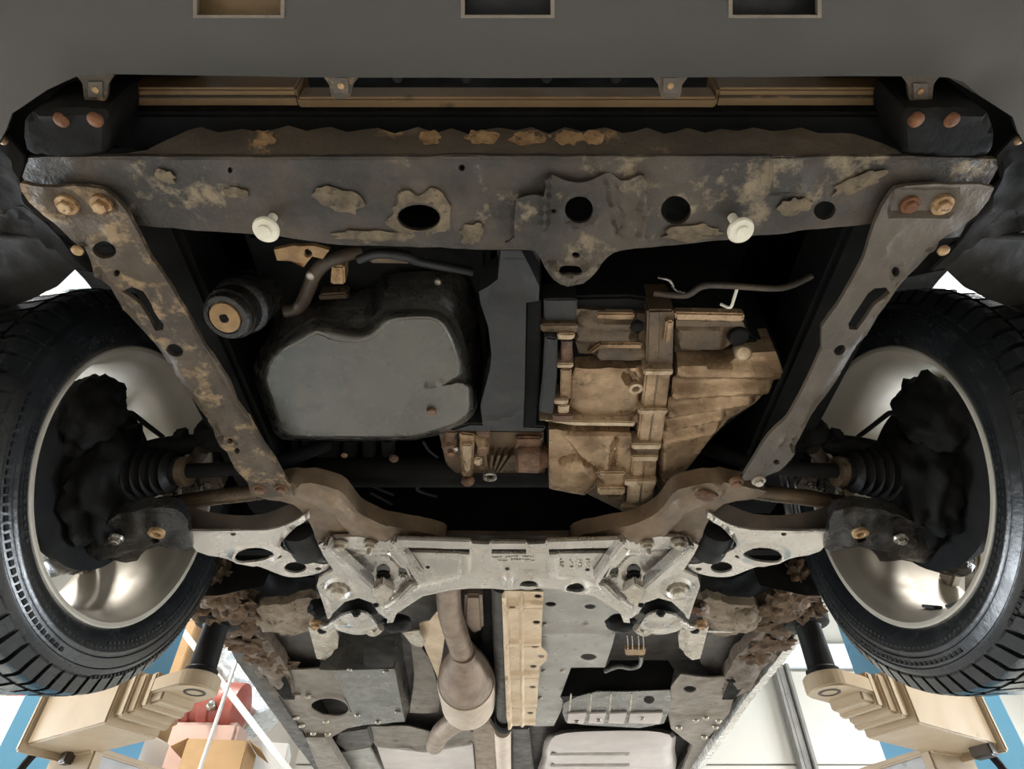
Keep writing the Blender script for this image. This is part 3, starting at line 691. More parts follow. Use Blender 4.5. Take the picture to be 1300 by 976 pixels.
# ---------------- subframe plate
L_ = [(404, 692), (424, 682), (455, 681), (490, 688), (497, 684), (560, 685), (597, 687), (600, 690), (620, 691), (624, 688), (645.5, 688)]
Lb = [(645.5, 749), (625, 747), (596, 747), (585, 748), (555, 750), (535, 757), (518, 768), (503, 780), (499, 790), (491, 791), (492, 784), (481, 779), (472, 765), (455, 759), (438, 764), (424, 777), (417, 783), (412, 766), (403, 740), (405, 733), (424, 725), (410, 704)]
sfp = PH(.583)
oo = L_ + mir(L_)[1:] + mir(Lb) + Lb[1:]
def both(f, *a): return [f(*a)]
rl = []
for fn in (lambda q: q, lambda q: mir(q)):
    rl += [step(fn([(440, 706), (492, 706), (526, 742), (490, 772), (472, 748)]), -.007, 9),
           ridge(fn([(497, 698), (596, 700), (645, 700)]), 3, -.006, .9), ridge(fn([(492, 776), (535, 748), (590, 736), (645, 733)]), 9, .007), ridge(fn([(404, 740), (414, 768), (418, 780)]), 5, .006), 
           ridge(fn([(440, 702), (490, 702)]), 5, -.005), step(fn([(584, 703), (596, 703), (596, 729), (584, 729)]), .004, 3)]
for cx in (430, 861): rl += [ring(cx, 747, 17, 12, .3, .006), dome(cx, 747, 15, 10, -.006)]
hs = [ell(671, 738, 12, 6), ell(730, 742, 12, 5.5), ell(543, 720, 3, 2), ell(644, 722, 3, 2), ell(746, 723, 3, 2), ell(511, 689, 4, 2), ell(640, 692, 4, 2), ell(783, 694, 4, 2)]
hs += [[(506, 698), (596, 700), (596, 703), (508, 701)], [(624, 700), (668, 700), (668, 703), (624, 703)], [(697, 700), (788, 699), (786, 702), (697, 703)]]
hs += [[(422, 706), (428, 703), (468, 744), (462, 747)], mir([(422, 706), (428, 703), (468, 744), (462, 747)]), [(507, 700), (512, 704), (528, 734), (523, 734)], mir([(507, 700), (512, 704), (528, 734), (523, 734)])]  # slots cut beside the ribs stand in for the ribs' shadows
for fn in (lambda x: x, lambda x: 1291 - x): hs += [ell(fn(486), 728, 9, 8), ell(fn(511), 728, 6, 7)]
rl += [ring(671, 738, 14, 8, .35, .004), ring(730, 742, 14, 8, .35, .004), rough(.0005, 26)]
sf = plate('subframe_plate', oo, sfp, 'subframe_silver', car, .006, holes=hs, relief=rl, grid=.0042, label='silver pressed steel subframe plate')
for (x, y, st) in ((432, 692, 'hex'), (470, 692, 'stud'), (822, 692, 'stud'), (861, 690, 'hex')): bolt(x, y, .577, 9, sf, 'strap_silver', st)
for x in (430, 861): bolt(x, 748, .584, 12, sf, 'strap_silver', 'hex')
for (x, y) in ((487, 730), (804, 730)): bolt(x, y, .590, 9, sf, 'bay_black', 'stud')
for (x, y) in ((512, 731), (779, 731)): bolt(x, y, .588, 6, sf, 'steel_bolt', 'hex')
for fn in (lambda x: x, lambda x: 1291 - x):
    ol = [(fn(x), y) for x, y in ((472, 750), (484, 742), (500, 752), (492, 765), (481, 772))]
    prism('weld_bracket', ol, .565, .02, 'strap_silver', sf)
    bolt(fn(477), 768, .564, 4, sf, 'bay_black', 'dome', 'bracket_hole')
for fn in (lambda q: q, mir):
    prism('folded_rib', fn([(407, 698), (414, 693), (426, 704), (475, 748), (469, 755), (440, 731)]), .558, .027, 'subframe_silver', sf, bev=.004, taper=.96)
    prism('folded_rib', fn([(494, 690), (502, 689), (520, 712), (538, 738), (531, 744), (512, 716)]), .562, .023, 'subframe_silver', sf, bev=.004, taper=.97)
    prism('folded_rib', fn([(538, 740), (531, 745), (505, 770), (488, 778), (484, 774), (505, 760), (522, 743)]), .572, .012, 'subframe_silver', sf, bev=.004, taper=.97)
    prism('front_flange', fn([(497, 684), (598, 687), (598, 697), (505, 695)]), .5735, .008, 'subframe_silver', sf, bev=.0025)
prism('front_flange', [(622, 689), (669, 689), (669, 698), (622, 698)], .5735, .008, 'subframe_silver', sf, bev=.0025)
# rows of punched dots
rd = random.Random(5); V, Fc = [], []
def dot(px, py, r, h):
    c = P(px, py, h); b0 = len(V)
    for d, k in ((0, 1), (.0015, .7)):
        for i in range(6): t = math.pi * i / 3; V.append((c.x + r * k * math.cos(t), c.y + r * k * math.sin(t), c.z - d))
    for i in range(6): Fc.append([b0 + i, b0 + (i + 1) % 6, b0 + 6 + (i + 1) % 6, b0 + 6 + i])
    Fc.append([b0 + 6 + i for i in range(6)])
for (x0, x1, y0, rows, stp) in ((626, 678, 707, 2, 3.4), (712, 716, 710, 3, 2.6), (724, 727, 711, 3, 2.6), (735, 739, 711, 3, 2.6), (745, 748, 711, 3, 2.6)):
    for r_ in range(rows):
        x = x0
        while x < x1:
            if rd.random() < .8: dot(x, y0 + r_ * 4 + rd.uniform(-.8, .8), .0022, .5825)
            x += stp
o_ = put('punched_dots', V, Fc, 'strap_silver', sf, kind='stuff')
# ---------------- control arms
CA = [(226, 668), (240, 671), (301, 671), (338, 670), (364, 664), (382, 654), (392, 648), (392, 656), (377, 664), (362, 679), (356, 689), (365, 698), (379, 702), (398, 711), (418, 714), (414, 723), (399, 729), (382, 732), (365, 732), (352, 728), (321, 716), (301, 713), (279, 707), (250, 700)]
CAF = [(226, 668), (240, 672), (301, 672), (338, 671), (364, 665), (382, 655), (392, 650), (388, 634), (365, 641), (335, 652), (300, 654), (262, 649), (232, 640), (205, 640), (190, 648), (205, 660)]
CAB = [(53, 716), (70, 696), (94, 678), (131, 662), (168, 648), (205, 643), (232, 650), (242, 668), (246, 690), (236, 700), (215, 694), (186, 697), (174, 712), (160, 714), (147, 709), (123, 719), (94, 729), (72, 726)]
for side in (0, 1):
    fn = (lambda q: q) if side == 0 else (lambda q: mir(q))
    f1 = lambda x: x if side == 0 else 1291 - x
    def T(px, py, h): return (f1(px), py, h)
    pc = plane3(T(390, 650, .590), T(400, 725, .588), T(140, 690, .535))
    ca = plate('control_arm', fn(CA), pc, 'arm_silver', car, .004, sm=2, grid=.006, holes=[ell(f1(323), 704, 25, 9, -6 if side == 0 else 6), ell(f1(355), 706, 3, 2), ell(f1(375), 720, 14, 7), ell(f1(404), 722, 4, 2), ell(f1(296), 678, 3.5, 2)],
               relief=[ring(f1(323), 704, 28, 12, .25, .005), ring(f1(375), 720, 16, 9, .25, .002), ridge(fn([(226, 669), (301, 672), (338, 671), (370, 662), (392, 650)]), 4, .004), ridge(fn([(392, 652), (362, 680), (356, 690), (380, 702), (415, 714)]), 4, .006), rough(.001, 30)], label='pale silver pressed control arm' )
    plate('arm_flange', fn(CAF), Plane(pc.pt(f1(300), 672), Vector((0, -1, -.45))), 'arm_brown', ca, .005, sm=2, grid=.01, relief=[rough(.002, 18)])
    bp_ = plate('arm_end', fn(CAB), pc, 'arm_black', ca, .02, sm=2, grid=.007, holes=[ell(f1(199), 676, 6, 3.4)], relief=[ridge(fn([(70, 712), (110, 700), (150, 684), (200, 670), (240, 676)]), 20, .014), rough(.006, 16)], label='oily black outer end of the control arm')
    bolt(f1(199), 676, .527, 10, bp_, 'rust_bolt', 'ring', 'eyelet')
    bolt(f1(147), 684, .522, 9, bp_, 'steel_bolt', 'hex')
    blob('ball_joint', P(f1(100), 700, .545), (.035, .03, .03), 'arm_black', bp_, .2, 3, side + 3, 3)
    # black front bush
    q = P(f1(385), 690, .60)
    lathe('arm_bush', q + Vector((0, -.05, .012)), (0, 1, .0), [(0, .02), (.005, .034), (.06, .036), (.085, .034), (.09, .02)], 'black_rubber', ca, n=28)
    plate('bush_pocket', fn([(362, 680), (378, 664), (394, 652), (404, 664), (420, 684), (440, 706), (415, 716), (396, 712), (376, 703), (360, 694)]), PH(.612), 'arm_black', ca, .004, sm=2, grid=.008, relief=[dome(f1(398), 688, 34, 24, .014)])
    # rear bush clamp strap
    d_ = plate('bush_clamp', fn([(420, 790), (428, 779), (440, 773), (456, 771), (470, 775), (479, 785), (481, 797), (474, 801), (455, 797), (437, 793)]), plane3(T(420, 790, .606), T(480, 797, .606), T(455, 771, .592)), 'subframe_silver', sf, .005, sm=2, grid=.005, relief=[dome(f1(452), 786, 34, 17, .02), ridge(fn([(434, 781), (470, 781)]), 5, -.008)], label='silver half-round bush clamp')
    tube('clamp_bar', [P(f1(x), y, h) for x, y, h in ((404, 790, .62), (416, 796, .606), (428, 789, .598), (444, 790, .594), (462, 797, .592), (474, 803, .594), (484, 796, .60))], .0085, 'strap_silver', d_, n=12)
    bolt(f1(452), 778, .577, 6, d_, 'bay_black', 'hex')
    bolt(f1(401), 792, .615, 8, d_, 'rust_bolt', 'hex')
    blob('rubber_bush', P(f1(503), 791, .62), (.035, .024, .02), 'black_rubber', sf, .15, 3, side + 8, 3)
    blob('rubber_bush', P(f1(455), 766, .63), (.06, .035, .025), 'black_rubber', sf, .05, 3, side + 9, 3)
    # ---- wheel side hardware
    sg = -1 if side == 0 else 1
    WC = Vector((sg * .608, .863, CZ + .612)); yaw, cm = -.068, -.027
    n_ = Vector((-sg * math.cos(yaw) * math.cos(cm), math.sin(yaw) * math.cos(cm), math.sin(cm)))   # axle, pointing inwards
    wh = bpy.data.objects.new('wheel', None); COL.objects.link(wh); WP[wh.name] = WC.copy(); wh.parent = car; wh.location = WC - WP['car']
    wh['label'] = 'road wheel with black tyre on the ' + ('oil pan side' if side == 0 else 'gearbox side')
    ty = [(-.018, .208), (-.004, .216), (.004, .224), (.012, .236), (.0165, .250), (.0175, .256), (.0165, .258), (.016, .262), (.0172, .264), (.0165, .268), (.014, .277), (.0150, .279), (.0135, .283), (.004, .291), (-.003, .2975), (-.009, .3005), (-.03, .3035), (-.062, .305), (-.064, .3035), (-.072, .3035), (-.074, .3115), (-.105, .3125), (-.107, .3055), (-.115, .3055), (-.117, .312), (-.150, .3105), (-.152, .304), (-.16, .304), (-.162, .309), (-.195, .305), (-.205, .295), (-.215, .27), (-.21, .24), (-.197, .215), (-.19, .208)]
    lathe('tyre', WC, n_, ty, 'tyre_rubber', wh, n=128, closed=True, smooth=30, label='black rubber tyre with worn tread')
    tyre = [c for c in COL.objects if c.name.startswith('tyre')][-1]
    tyre = bpy.data.objects['tyre' if side == 0 else 'tyre.001']
    rm = [(-.006, .214), (.0005, .2215), (.003, .2225), (.0045, .220), (.003, .2145), (-.003, .211), (-.012, .2085), (-.022, .203), (-.034, .1975), (-.06, .194), (-.09, .193), (-.115, .198), (-.15, .201), (-.185, .203), (-.195, .216), (-.197, .222), (-.202, .222), (-.203, .214), (-.19, .209), (-.02, .2095)]
    rim = lathe('rim', WC, n_, rm, 'rim_alloy', wh, n=128, closed=True, smooth=40, label='pale alloy rim seen from inside')
    ax, A1, B1 = basis(n_)
    # tread blocks (shared meshes)
    NB = 66
    for row, (a0, a1, r0, r1) in enumerate((((.0085), -.028, .291, .3125), (-.031, -.062, .306, .3140))):
        mm = None
        for i in range(NB):
            an = 2 * math.pi * i / NB
            if mm is None:
                w2 = math.pi / NB * .74; V, Fc = [], []
                NS = 5
                for s_ in range(NS + 1):
                    aa = a0 + (a1 - a0) * s_ / NS; sk = (.03 if row == 0 else .035) * s_ / NS
                    rad = [(r0 + (r1 - r0) * min(1, s_ / 2.2)) if row == 0 else r1][0]
                    for t_ in (-w2 + sk, w2 + sk):
                        for rr_ in (rad - .009, rad): V.append(n_ * aa + (A1 * math.cos(t_) + B1 * math.sin(t_)) * rr_)
                for s_ in range(NS):
                    b0 = s_ * 4; c0 = b0 + 4
                    Fc += [[b0 + 1, b0 + 3, c0 + 3, c0 + 1], [b0, b0 + 1, c0 + 1, c0], [b0 + 3, b0 + 2, c0 + 2, c0 + 3]]
                Fc += [[0, 2, 3, 1], [NS * 4, NS * 4 + 1, NS * 4 + 3, NS * 4 + 2]]
                ob = put('tread_block', [WC + v for v in V], Fc, 'tyre_rubber', tyre, smooth=30, origin=WC); mm = ob.data
            else:
                ob = link('tread_block', mm, WC, tyre)
            ob.rotation_mode = 'QUATERNION'; ob.rotation_quaternion = Matrix.Rotation(an, 3, n_).to_quaternion()
    # moulded marks on the sidewall
    V, Fc = [], []
    for (rr_, a_, t0, t1, cnt, hh) in ((.2435, .0145, 0, 6.28, 150, .004), (.2500, .0158, 0, 6.28, 150, .003), (.271, .0157, .2, 1.6, 34, .0055), (.271, .0157, 3.4, 4.7, 34, .0055), (.2890, .0092, 1.9, 3.1, 40, .005)):
        for i in range(cnt):
            if rr_ < .25 and (i // 23) % 2: continue
            t_ = t0 + (t1 - t0) * i / cnt; dw = (t1 - t0) / cnt * .32; b0 = len(V)
            for tt in (t_ - dw, t_ + dw):
                for r2 in (rr_ - hh / 2, rr_ + hh / 2):
                    for aa in (a_ - .004, a_ + .0012): V.append(WC + n_ * aa + (A1 * math.cos(tt) + B1 * math.sin(tt)) * r2)
            Fc += [[b0 + q for q in f] for f in ([0, 1, 3, 2], [4, 6, 7, 5], [0, 4, 5, 1], [2, 3, 7, 6], [1, 5, 7, 3])]
    put('sidewall_marks', V, Fc, 'tyre_rubber', tyre, kind='stuff', smooth=0)
    # spokes
    for i in range(5):
        for dt in (-.16, .16):
            t_ = 2 * math.pi * i / 5 + .55; rdir = A1 * math.cos(t_ + dt) + B1 * math.sin(t_ + dt); rin = A1 * math.cos(t_ + dt * .5) + B1 * math.sin(t_ + dt * .5)
            p0 = WC - n_ * .165 + rin * .05; p1 = WC - n_ * .178 + rdir * .204
            obox('spoke', (p0 + p1) / 2, p1 - p0, (p1 - p0).length, .032, .022, 'rim_alloy', wh, up=n_, bev=.005)
    lathe('hub', WC - n_ * .185, n_, [(0, .07), (.01, .075), (.04, .07), (.05, .05)], 'rim_alloy', wh, n=32)
    for (t_, rr_) in ((1.05, .1975), (1.32, .197)):
        rd_ = A1 * math.cos(t_) + B1 * math.sin(t_)
        obox('balance_weight', WC - n_ * .05 + rd_ * .192, rd_.cross(n_), .028, .015, .005, 'bay_grey', wh, up=rd_, bev=.001)
    # brake, knuckle, driveshaft
    lathe('brake_disc', WC - n_ * .085, n_, [(-.008, .128), (.010, .128), (.011, .12), (.011, .085), (.03, .08), (.032, .05), (.034, .02)], 'bay_black', car, n=56)
    lathe('dust_shield', WC - n_ * .07, n_, [(0, .135), (.003, .138), (.004, .128), (.003, .06), (.0, .055)], 'bay_black', car, n=56)
    q = WC - n_ * .05
    kn = blob('steering_knuckle', q + Vector((0, 0, 0)), (.045, .085, .10), 'bay_black', car, .28, 2.2, side + 1, 4, label='black steering knuckle')
    cl = blob('brake_caliper', q + Vector((0, -.095, .065)) - n_ * .02, (.05, .05, .075), 'bay_black', car, .22, 2.6, side + 5, 4, label='black brake caliper')
    hx = PXp(sg * .64); gxx = (lambda x: x) if side == 0 else (lambda x: 1296 - x)
    tube('brake_hose', [hx.pt(gxx(x), y) for x, y in ((140, 540), (152, 528), (165, 524), (176, 531), (190, 542), (206, 554))], .0045, 'black_rubber', car, n=10)
    tube('tie_rod', [q + Vector((-sg * .01, .0, .045)), q + Vector((-sg * .06, -.01, .062)), q + Vector((-sg * .12, .0, .082)), q + Vector((-sg * .22, .03, .11))], lambda t: .021 - .006 * t, 'bay_black', car, n=12)
    blob('tie_rod_boot', q + Vector((-sg * .135, -.012, .098)), (.024, .022, .03), 'bay_black', car, .15, 3, 4, 3)
    prof = [(0, .03)]
    for i in range(7): prof += [(.008 + i * .014, .052 - i * .0028), (.015 + i * .014, .040 - i * .0028)]
    prof += [(.112, .024)]
    lathe('drive_boot', q + n_ * .005 + Vector((0, .0, .02)), n_, prof, 'black_rubber', car, n=36, label='black ribbed drive shaft boot')
    tube('drive_shaft', [q + n_ * .1 + Vector((0, .0, .02)), q + n_ * .25 + Vector((0, .0, .03)), Vector((sg * .33, .90, CZ + .72))], .012, 'bay_black', car, n=14)
    lathe('boot_clamp', q + n_ * .115 + Vector((0, 0, .02)), n_, [(0, .025), (.012, .025)], 'gear_dark', car, n=24)
    # strut and anti-roll link clutter
    tube('strut', [q + Vector((-sg * .10, .06, .20)), q + Vector((-sg * .11, .06, .35)), q + Vector((-sg * .12, .06, .5))], .028, 'bay_black', car, n=14)
    for ol, h_, m__ in (([(203, 588), (221, 586), (224, 634), (206, 637)], .66, 'gear_dark'), ([(226, 598), (246, 594), (252, 628), (230, 632)], .65, 'arm_black'), ([(250, 606), (272, 600), (285, 622), (258, 630)], .655, 'gear_dark'), ([(214, 560), (232, 556), (236, 582), (218, 586)], .68, 'bay_black')):
        prism('link_bracket', [(f1(x), y) for x, y in ol], h_, .03, m__, car, bev=.005)
    for (x, y, r_) in ((232, 606, 6), (246, 622, 5), (262, 616, 6), (222, 628, 4)): bolt(f1(x), y, .645, r_, car, 'steel_bolt', 'hex')
    tube('steering_rod', [P(f1(222), 616, .655), P(f1(238), 596, .665), P(f1(258), 570, .68)], .012, 'arm_brown', car, n=10)
    tube('anti_roll_bar', [P(f1(215), 640, .62), P(f1(265), 632, .62), P(f1(330), 624, .63), P(f1(400), 610, .66)], .014, 'gear_dark', car, n=12)
    # ---- wheel housing: liner and wing with an arch opening
    V, Fc = [], []
    NA = 30; cy, ch, R_ = .87, CZ + .70, .385
    for i in range(NA + 1):
        t_ = math.radians(-15 + 197 * i / NA)
        for k_, xx in enumerate((.50, .60, .70, .80, .865)):
            rr_ = R_ - (.0 if k_ else .03) - (.02 if k_ == 4 else 0)
            V.append((sg * xx, cy + rr_ * math.cos(t_), ch + rr_ * math.sin(t_)))
    for i in range(NA):
        for k_ in range(4): a = i * 5 + k_; Fc.append([a, a + 1, a + 6, a + 5])
    put('arch_liner', V, Fc, 'shield_black', car, label='black wheel arch liner')
    arch = [(R_ * math.cos(math.radians(t_)) + cy, R_ * math.sin(math.radians(t_)) + ch) for t_ in range(-12, 194, 6)]
    ol = [(3.4, CZ + .97), (1.30, CZ + .97)] + [p for p in arch if p[0] < 1.0 or p[1] > CZ + .97] + [(.40, CZ + .70), (.33, CZ + .75), (.30, CZ + 1.02), (.5, CZ + 1.15), (1.3, CZ + 1.25), (3.4, CZ + 1.3)]
    V = [(sg * .868, y, z) for y, z in ol] + [(sg * .862, y, z) for y, z in ol]; n = len(ol)
    put('front_wing', V, [list(range(n)), list(range(2 * n - 1, n - 1, -1))] + [[i, (i + 1) % n, n + (i + 1) % n, n + i] for i in range(n)], 'body_paint', car, smooth=0)
    # splash shield between bumper corner and tyre
    g1 = (lambda q: q) if side == 0 else (lambda q: mir(q, 648))
    gx = (lambda x: x) if side == 0 else (lambda x: 1296 - x)
    ss = plate('splash_shield', g1([(-70, 262), (-20, 258), (30, 262), (60, 284), (92, 322), (112, 344), (96, 341), (72, 364), (40, 380), (-10, 398), (-70, 415)]), plane3((gx(0), 260, .66), (gx(60), 290, .645), (gx(0), 365, .70)), 'shield_black', car, .004, grid=.012,
               relief=[ridge(g1([(-60, 288), (30, 292), (80, 318), (105, 342)]), 5, .005), ridge(g1([(-60, 330), (60, 345)]), 8, .004), dome(gx(5), 275, 12, 10, -.006), rough(.003, 24)], label='black plastic splash shield')
    plate('bumper_bracket', g1([(-30, 168), (8, 172), (30, 198), (28, 225), (58, 268), (90, 300), (60, 296), (30, 280), (-30, 262)]), plane3((gx(0), 170, .650), (gx(50), 270, .650), (gx(-30), 260, .655)), 'shield_black', car, .004, grid=.010, holes=[ell(gx(14), 274, 10, 9)], relief=[rough(.004, 18), ridge(g1([(15, 200), (40, 262), (80, 296)]), 6, .006)])
    bolt(gx(3), 178, .646, 6, car, 'rust_bolt', 'dome'); bolt(gx(98), 318, .60, 7, car, 'rust_bolt', 'dome')
    tube('shield_edge', [P(gx(-20), 300, .665), P(gx(40), 300, .655), P(gx(78), 308, .65), P(gx(104), 322, .64)], .004, 'shield_black', car, n=10)
    # inner wing and chassis leg
    box('inner_wing', (min(sg * .50, sg * .515), .30, CZ + .74), (max(sg * .50, sg * .515), 1.22, CZ + 1.18), 'bay_black', car)
    box('chassis_leg', (min(sg * .42, sg * .52), .33, CZ + .70), (max(sg * .42, sg * .52), 1.1, CZ + .80), 'bay_black', car, bev=.008)

# ---------------- engine bay shell
box('bonnet', (-.80, .10, CZ + 1.16), (.80, 1.2, CZ + 1.18), 'body_paint', car)
box('bulkhead', (-.72, 1.16, CZ + .66), (.72, 1.19, CZ + 1.18), 'bay_black', car)
box('radiator', (-.44, .29, CZ + .68), (.44, .33, CZ + 1.08), 'bay_black', car, label='dark radiator behind the bumper')
box('cabin_shell', (-.86, 1.2, CZ + 1.22), (.86, 3.4, CZ + 1.26), 'body_paint', car)
box('engine_block', (-.36, .47, CZ + .735), (-.03, .79, CZ + 1.1), 'bay_black', car, bev=.01, label='black engine block')
box('fan_shroud', (-.40, .345, CZ + .70), (.40, .40, CZ + 1.05), 'bay_black', car, bev=.01)
# ---------------- oil pan
B0 = [(349, 455), (366, 443), (382, 435), (402, 424), (420, 431), (453, 435), (475, 428), (490, 413), (505, 407), (545, 405), (562, 416), (573, 440), (580, 462), (577, 478), (560, 486), (589, 487), (592, 505), (591, 523), (572, 537), (545, 546), (521, 552), (480, 553), (430, 553), (368, 551), (356, 533), (347, 505), (339, 480)]
B1_ = [(344, 447), (362, 430), (380, 418), (402, 407), (425, 411), (455, 417), (472, 411), (484, 398), (505, 393), (550, 393), (570, 404), (584, 430), (592, 458), (595, 474), (597, 482), (601, 488), (604, 506), (601, 526), (580, 543), (548, 551), (522, 556), (480, 557), (430, 557), (362, 555), (349, 535), (340, 505), (332, 474)]
B2_ = [(332, 440), (346, 415), (358, 396), (388, 378), (425, 372), (455, 370), (474, 362), (486, 350), (520, 345), (562, 344), (590, 352), (604, 385), (610, 430), (613, 462), (613, 478), (612, 490), (611, 508), (606, 530), (585, 546), (550, 554), (522, 559), (480, 560), (430, 560), (356, 558), (342, 537), (331, 505), (321, 470)]
def lerp_ol(A_, B_, t): return [(a[0] + (b[0] - a[0]) * t, a[1] + (b[1] - a[1]) * t) for a, b in zip(A_, B_)]
pan = loft('oil_pan', [(lerp_ol(B2_, B1_, .85), .680), (B1_, .672), (lerp_ol(B1_, B0, .25), .652), (lerp_ol(B1_, B0, .5), .643), (lerp_ol(B1_, B0, .75), .6385), (B0, .637)], 'oil_pan', car, n=160, sm=2, label='smooth grey steel oil pan')
loft('pan_wall', [(B2_, .735), (B2_, .722), (lerp_ol(B2_, B1_, .5), .695), (lerp_ol(B2_, B1_, .88), .680)], 'arm_black', pan, n=160, sm=2, label='oily black upper wall of the pan')  # the black holds both the oil and the shade on this wall
# bottom skin with its pressed corner
plate('pan_bottom', B0, PH(.6365), 'oil_pan', pan, .002, sm=2, grid=.006, relief=[ridge([(545, 489), (575, 482)], 5, .006), step([(500, 553), (520, 516), (545, 492), (592, 488), (596, 530), (560, 556)], -.005, 12), dome(440, 490, 10, 8, .0015), rough(.0006, 30)])
bolt(548, 519, .640, 10, pan, 'rust_part', 'hex', 'drain_plug', label='rusty drain plug')
for (x, y) in ((463, 403), (362, 434), (349, 534), (401, 398), (556, 358), (540, 331)): bolt(x, y, .70, 4.5, pan, 'strap_silver', 'dome')
prism('pan_bracket', [(405, 374), (440, 372), (443, 380), (404, 382)], .70, .02, 'gear_dark', pan)
sn = prism('oil_sensor', [(421, 338), (437, 338), (438, 362), (419, 362)], .69, .03, 'rust_bolt', pan, label='tan sensor plug')
tube('sensor_lead', [P(430, 338, .70), P(428, 325, .72), P(445, 318, .75)], .006, 'black_rubber', sn, n=8)
# oil filter
qa, qb = P(286, 403, .615), P(309, 386, .660)
axf = (qa - qb).normalized(); Lf = (qa - qb).length
of = lathe('oil_filter', qb, axf, [(-.04, .034), (-.01, .036), (0, .0375), (.006, .0385), (.012, .0375), (.016, .033), (.026, .0325), (.03, .034), (.036, .033), (Lf - .012, .030), (Lf - .004, .0305), (Lf, .028), (Lf + .001, .022), (Lf - .002, .0215)], 'arm_black', car, n=48, label='black stepped cylinder with a tan end plug')
lathe('end_plug', qa, axf, [(-.004, .0195), (.002, .0195), (.003, .018), (.0032, .006), (.001, .0055)], 'orange_plastic', of, n=36, label='tan plug with a square hole')
obox('plug_hole', qa + axf * .003, axf, .002, .009, .009, 'bay_black', of, bev=0)
# hoses and leads in the bay
tube('radiator_hose', [P(362, 395, .70), P(380, 390, .70), P(392, 366, .69), P(398, 350, .69), P(412, 334, .69), P(430, 326, .70), P(455, 318, .72)], .0095, 'arm_brown', car, n=14)
bolt(394, 350, .683, 6, car, 'strap_silver', 'dome', 'hose_clip')
hbk = plate('hose_bracket', [(348, 316), (372, 312), (400, 312), (418, 318), (410, 328), (396, 326), (386, 338), (370, 332), (352, 330)], PH(.665), 'orange_plastic', car, .006, holes=[ell(391, 322, 5.5, 5.5)], grid=.006, relief=[rough(.004, 8)], label='tan bracket with a round hole')
tube('shroud_edge', [P(455, 330, .68), P(480, 322, .68), P(515, 326, .68), P(535, 333, .69), P(600, 345, .70)], .006, 'bay_grey', car, n=10)
prism('lower_duct', [(465, 326), (500, 324), (522, 330), (520, 336), (470, 335)], .69, .02, 'gear_dark', car)
tube('wiring_lead', [P(830, 372, .69), P(870, 375, .68), P(890, 364, .68), P(915, 362, .68), P(980, 366, .68), P(1005, 362, .68), P(1030, 350, .69)], .0045, 'arm_brown', car, n=8)
tube('wiring_lead', [P(836, 352, .70), P(850, 356, .69), P(857, 368, .69), P(870, 372, .68)], .002, 'steel_bolt', car, n=8)
tube('wiring_lead', [P(937, 362, .68), P(932, 378, .675), P(927, 390, .67), P(915, 386, .68)], .0022, 'white_plastic', car, n=8)
# ---------------- bell housing cover
cov = plate('housing_cover', [(636, 318), (662, 318), (676, 345), (685, 364), (684, 382), (668, 384), (667, 450), (666, 500), (664, 545), (640, 543), (613, 540), (610, 515), (622, 470), (624, 450), (620, 415), (610, 385), (608, 370), (632, 358)], PH(.642), 'bay_grey', car, .05, sm=1, grid=.007, relief=[ridge([(618, 533), (648, 528), (662, 518)], 2.5, .003), dome(640, 500, 12, 8, .002), dome(645, 450, 14, 12, .001), step([(625, 330), (665, 330), (676, 380), (620, 380)], -.006, 6)], label='dark grey plastic bell housing cover')
prism('cover_edge', [(668, 382), (687, 380), (686, 440), (684, 500), (680, 542), (664, 545), (666, 450)], .66, .05, 'bay_black', car)
prism('cover_edge', [(692, 428), (708, 430), (707, 480), (702, 527), (684, 524), (689, 480)], .648, .03, 'bay_grey', car)
# ---------------- gearbox
gb = thing('tmp', (.12, .7, CZ + .75), '', ''); bpy.data.objects.remove(gb); del WP['tmp']
gb = bpy.data.objects.new('gearbox', None); COL.objects.link(gb); WP['gearbox'] = Vector((.15, .68, CZ + .7)); gb.parent = car; gb.location = WP['gearbox'] - WP['car']
gb['label'] = 'oil-stained brown alloy gearbox with ribbed casing'
case = [(692, 378), (800, 376), (945, 396), (952, 425), (990, 446), (994, 470), (978, 492), (962, 512), (926, 538), (892, 572), (866, 602), (846, 614), (836, 642), (828, 652), (792, 650), (746, 626), (696, 618), (694, 545), (706, 536), (704, 430), (690, 415)]
prism('casing', case, .690, .18, 'bay_black', gb, bev=.004)
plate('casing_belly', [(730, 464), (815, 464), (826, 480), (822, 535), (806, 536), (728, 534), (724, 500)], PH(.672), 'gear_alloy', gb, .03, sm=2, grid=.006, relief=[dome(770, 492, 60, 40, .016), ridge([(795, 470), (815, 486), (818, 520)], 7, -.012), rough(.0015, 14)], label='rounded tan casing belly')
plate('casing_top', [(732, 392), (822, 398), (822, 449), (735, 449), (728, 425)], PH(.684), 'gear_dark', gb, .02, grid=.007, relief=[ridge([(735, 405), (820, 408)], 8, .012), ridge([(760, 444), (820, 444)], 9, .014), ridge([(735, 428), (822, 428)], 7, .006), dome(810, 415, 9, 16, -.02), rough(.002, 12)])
prism('casing_ledge', [(762, 436), (816, 436), (816, 449), (745, 449)], .676, .012, 'gear_alloy', gb)
prism('casing_ledge', [(756, 398), (806, 398), (806, 408), (756, 406)], .678, .012, 'gear_alloy', gb)
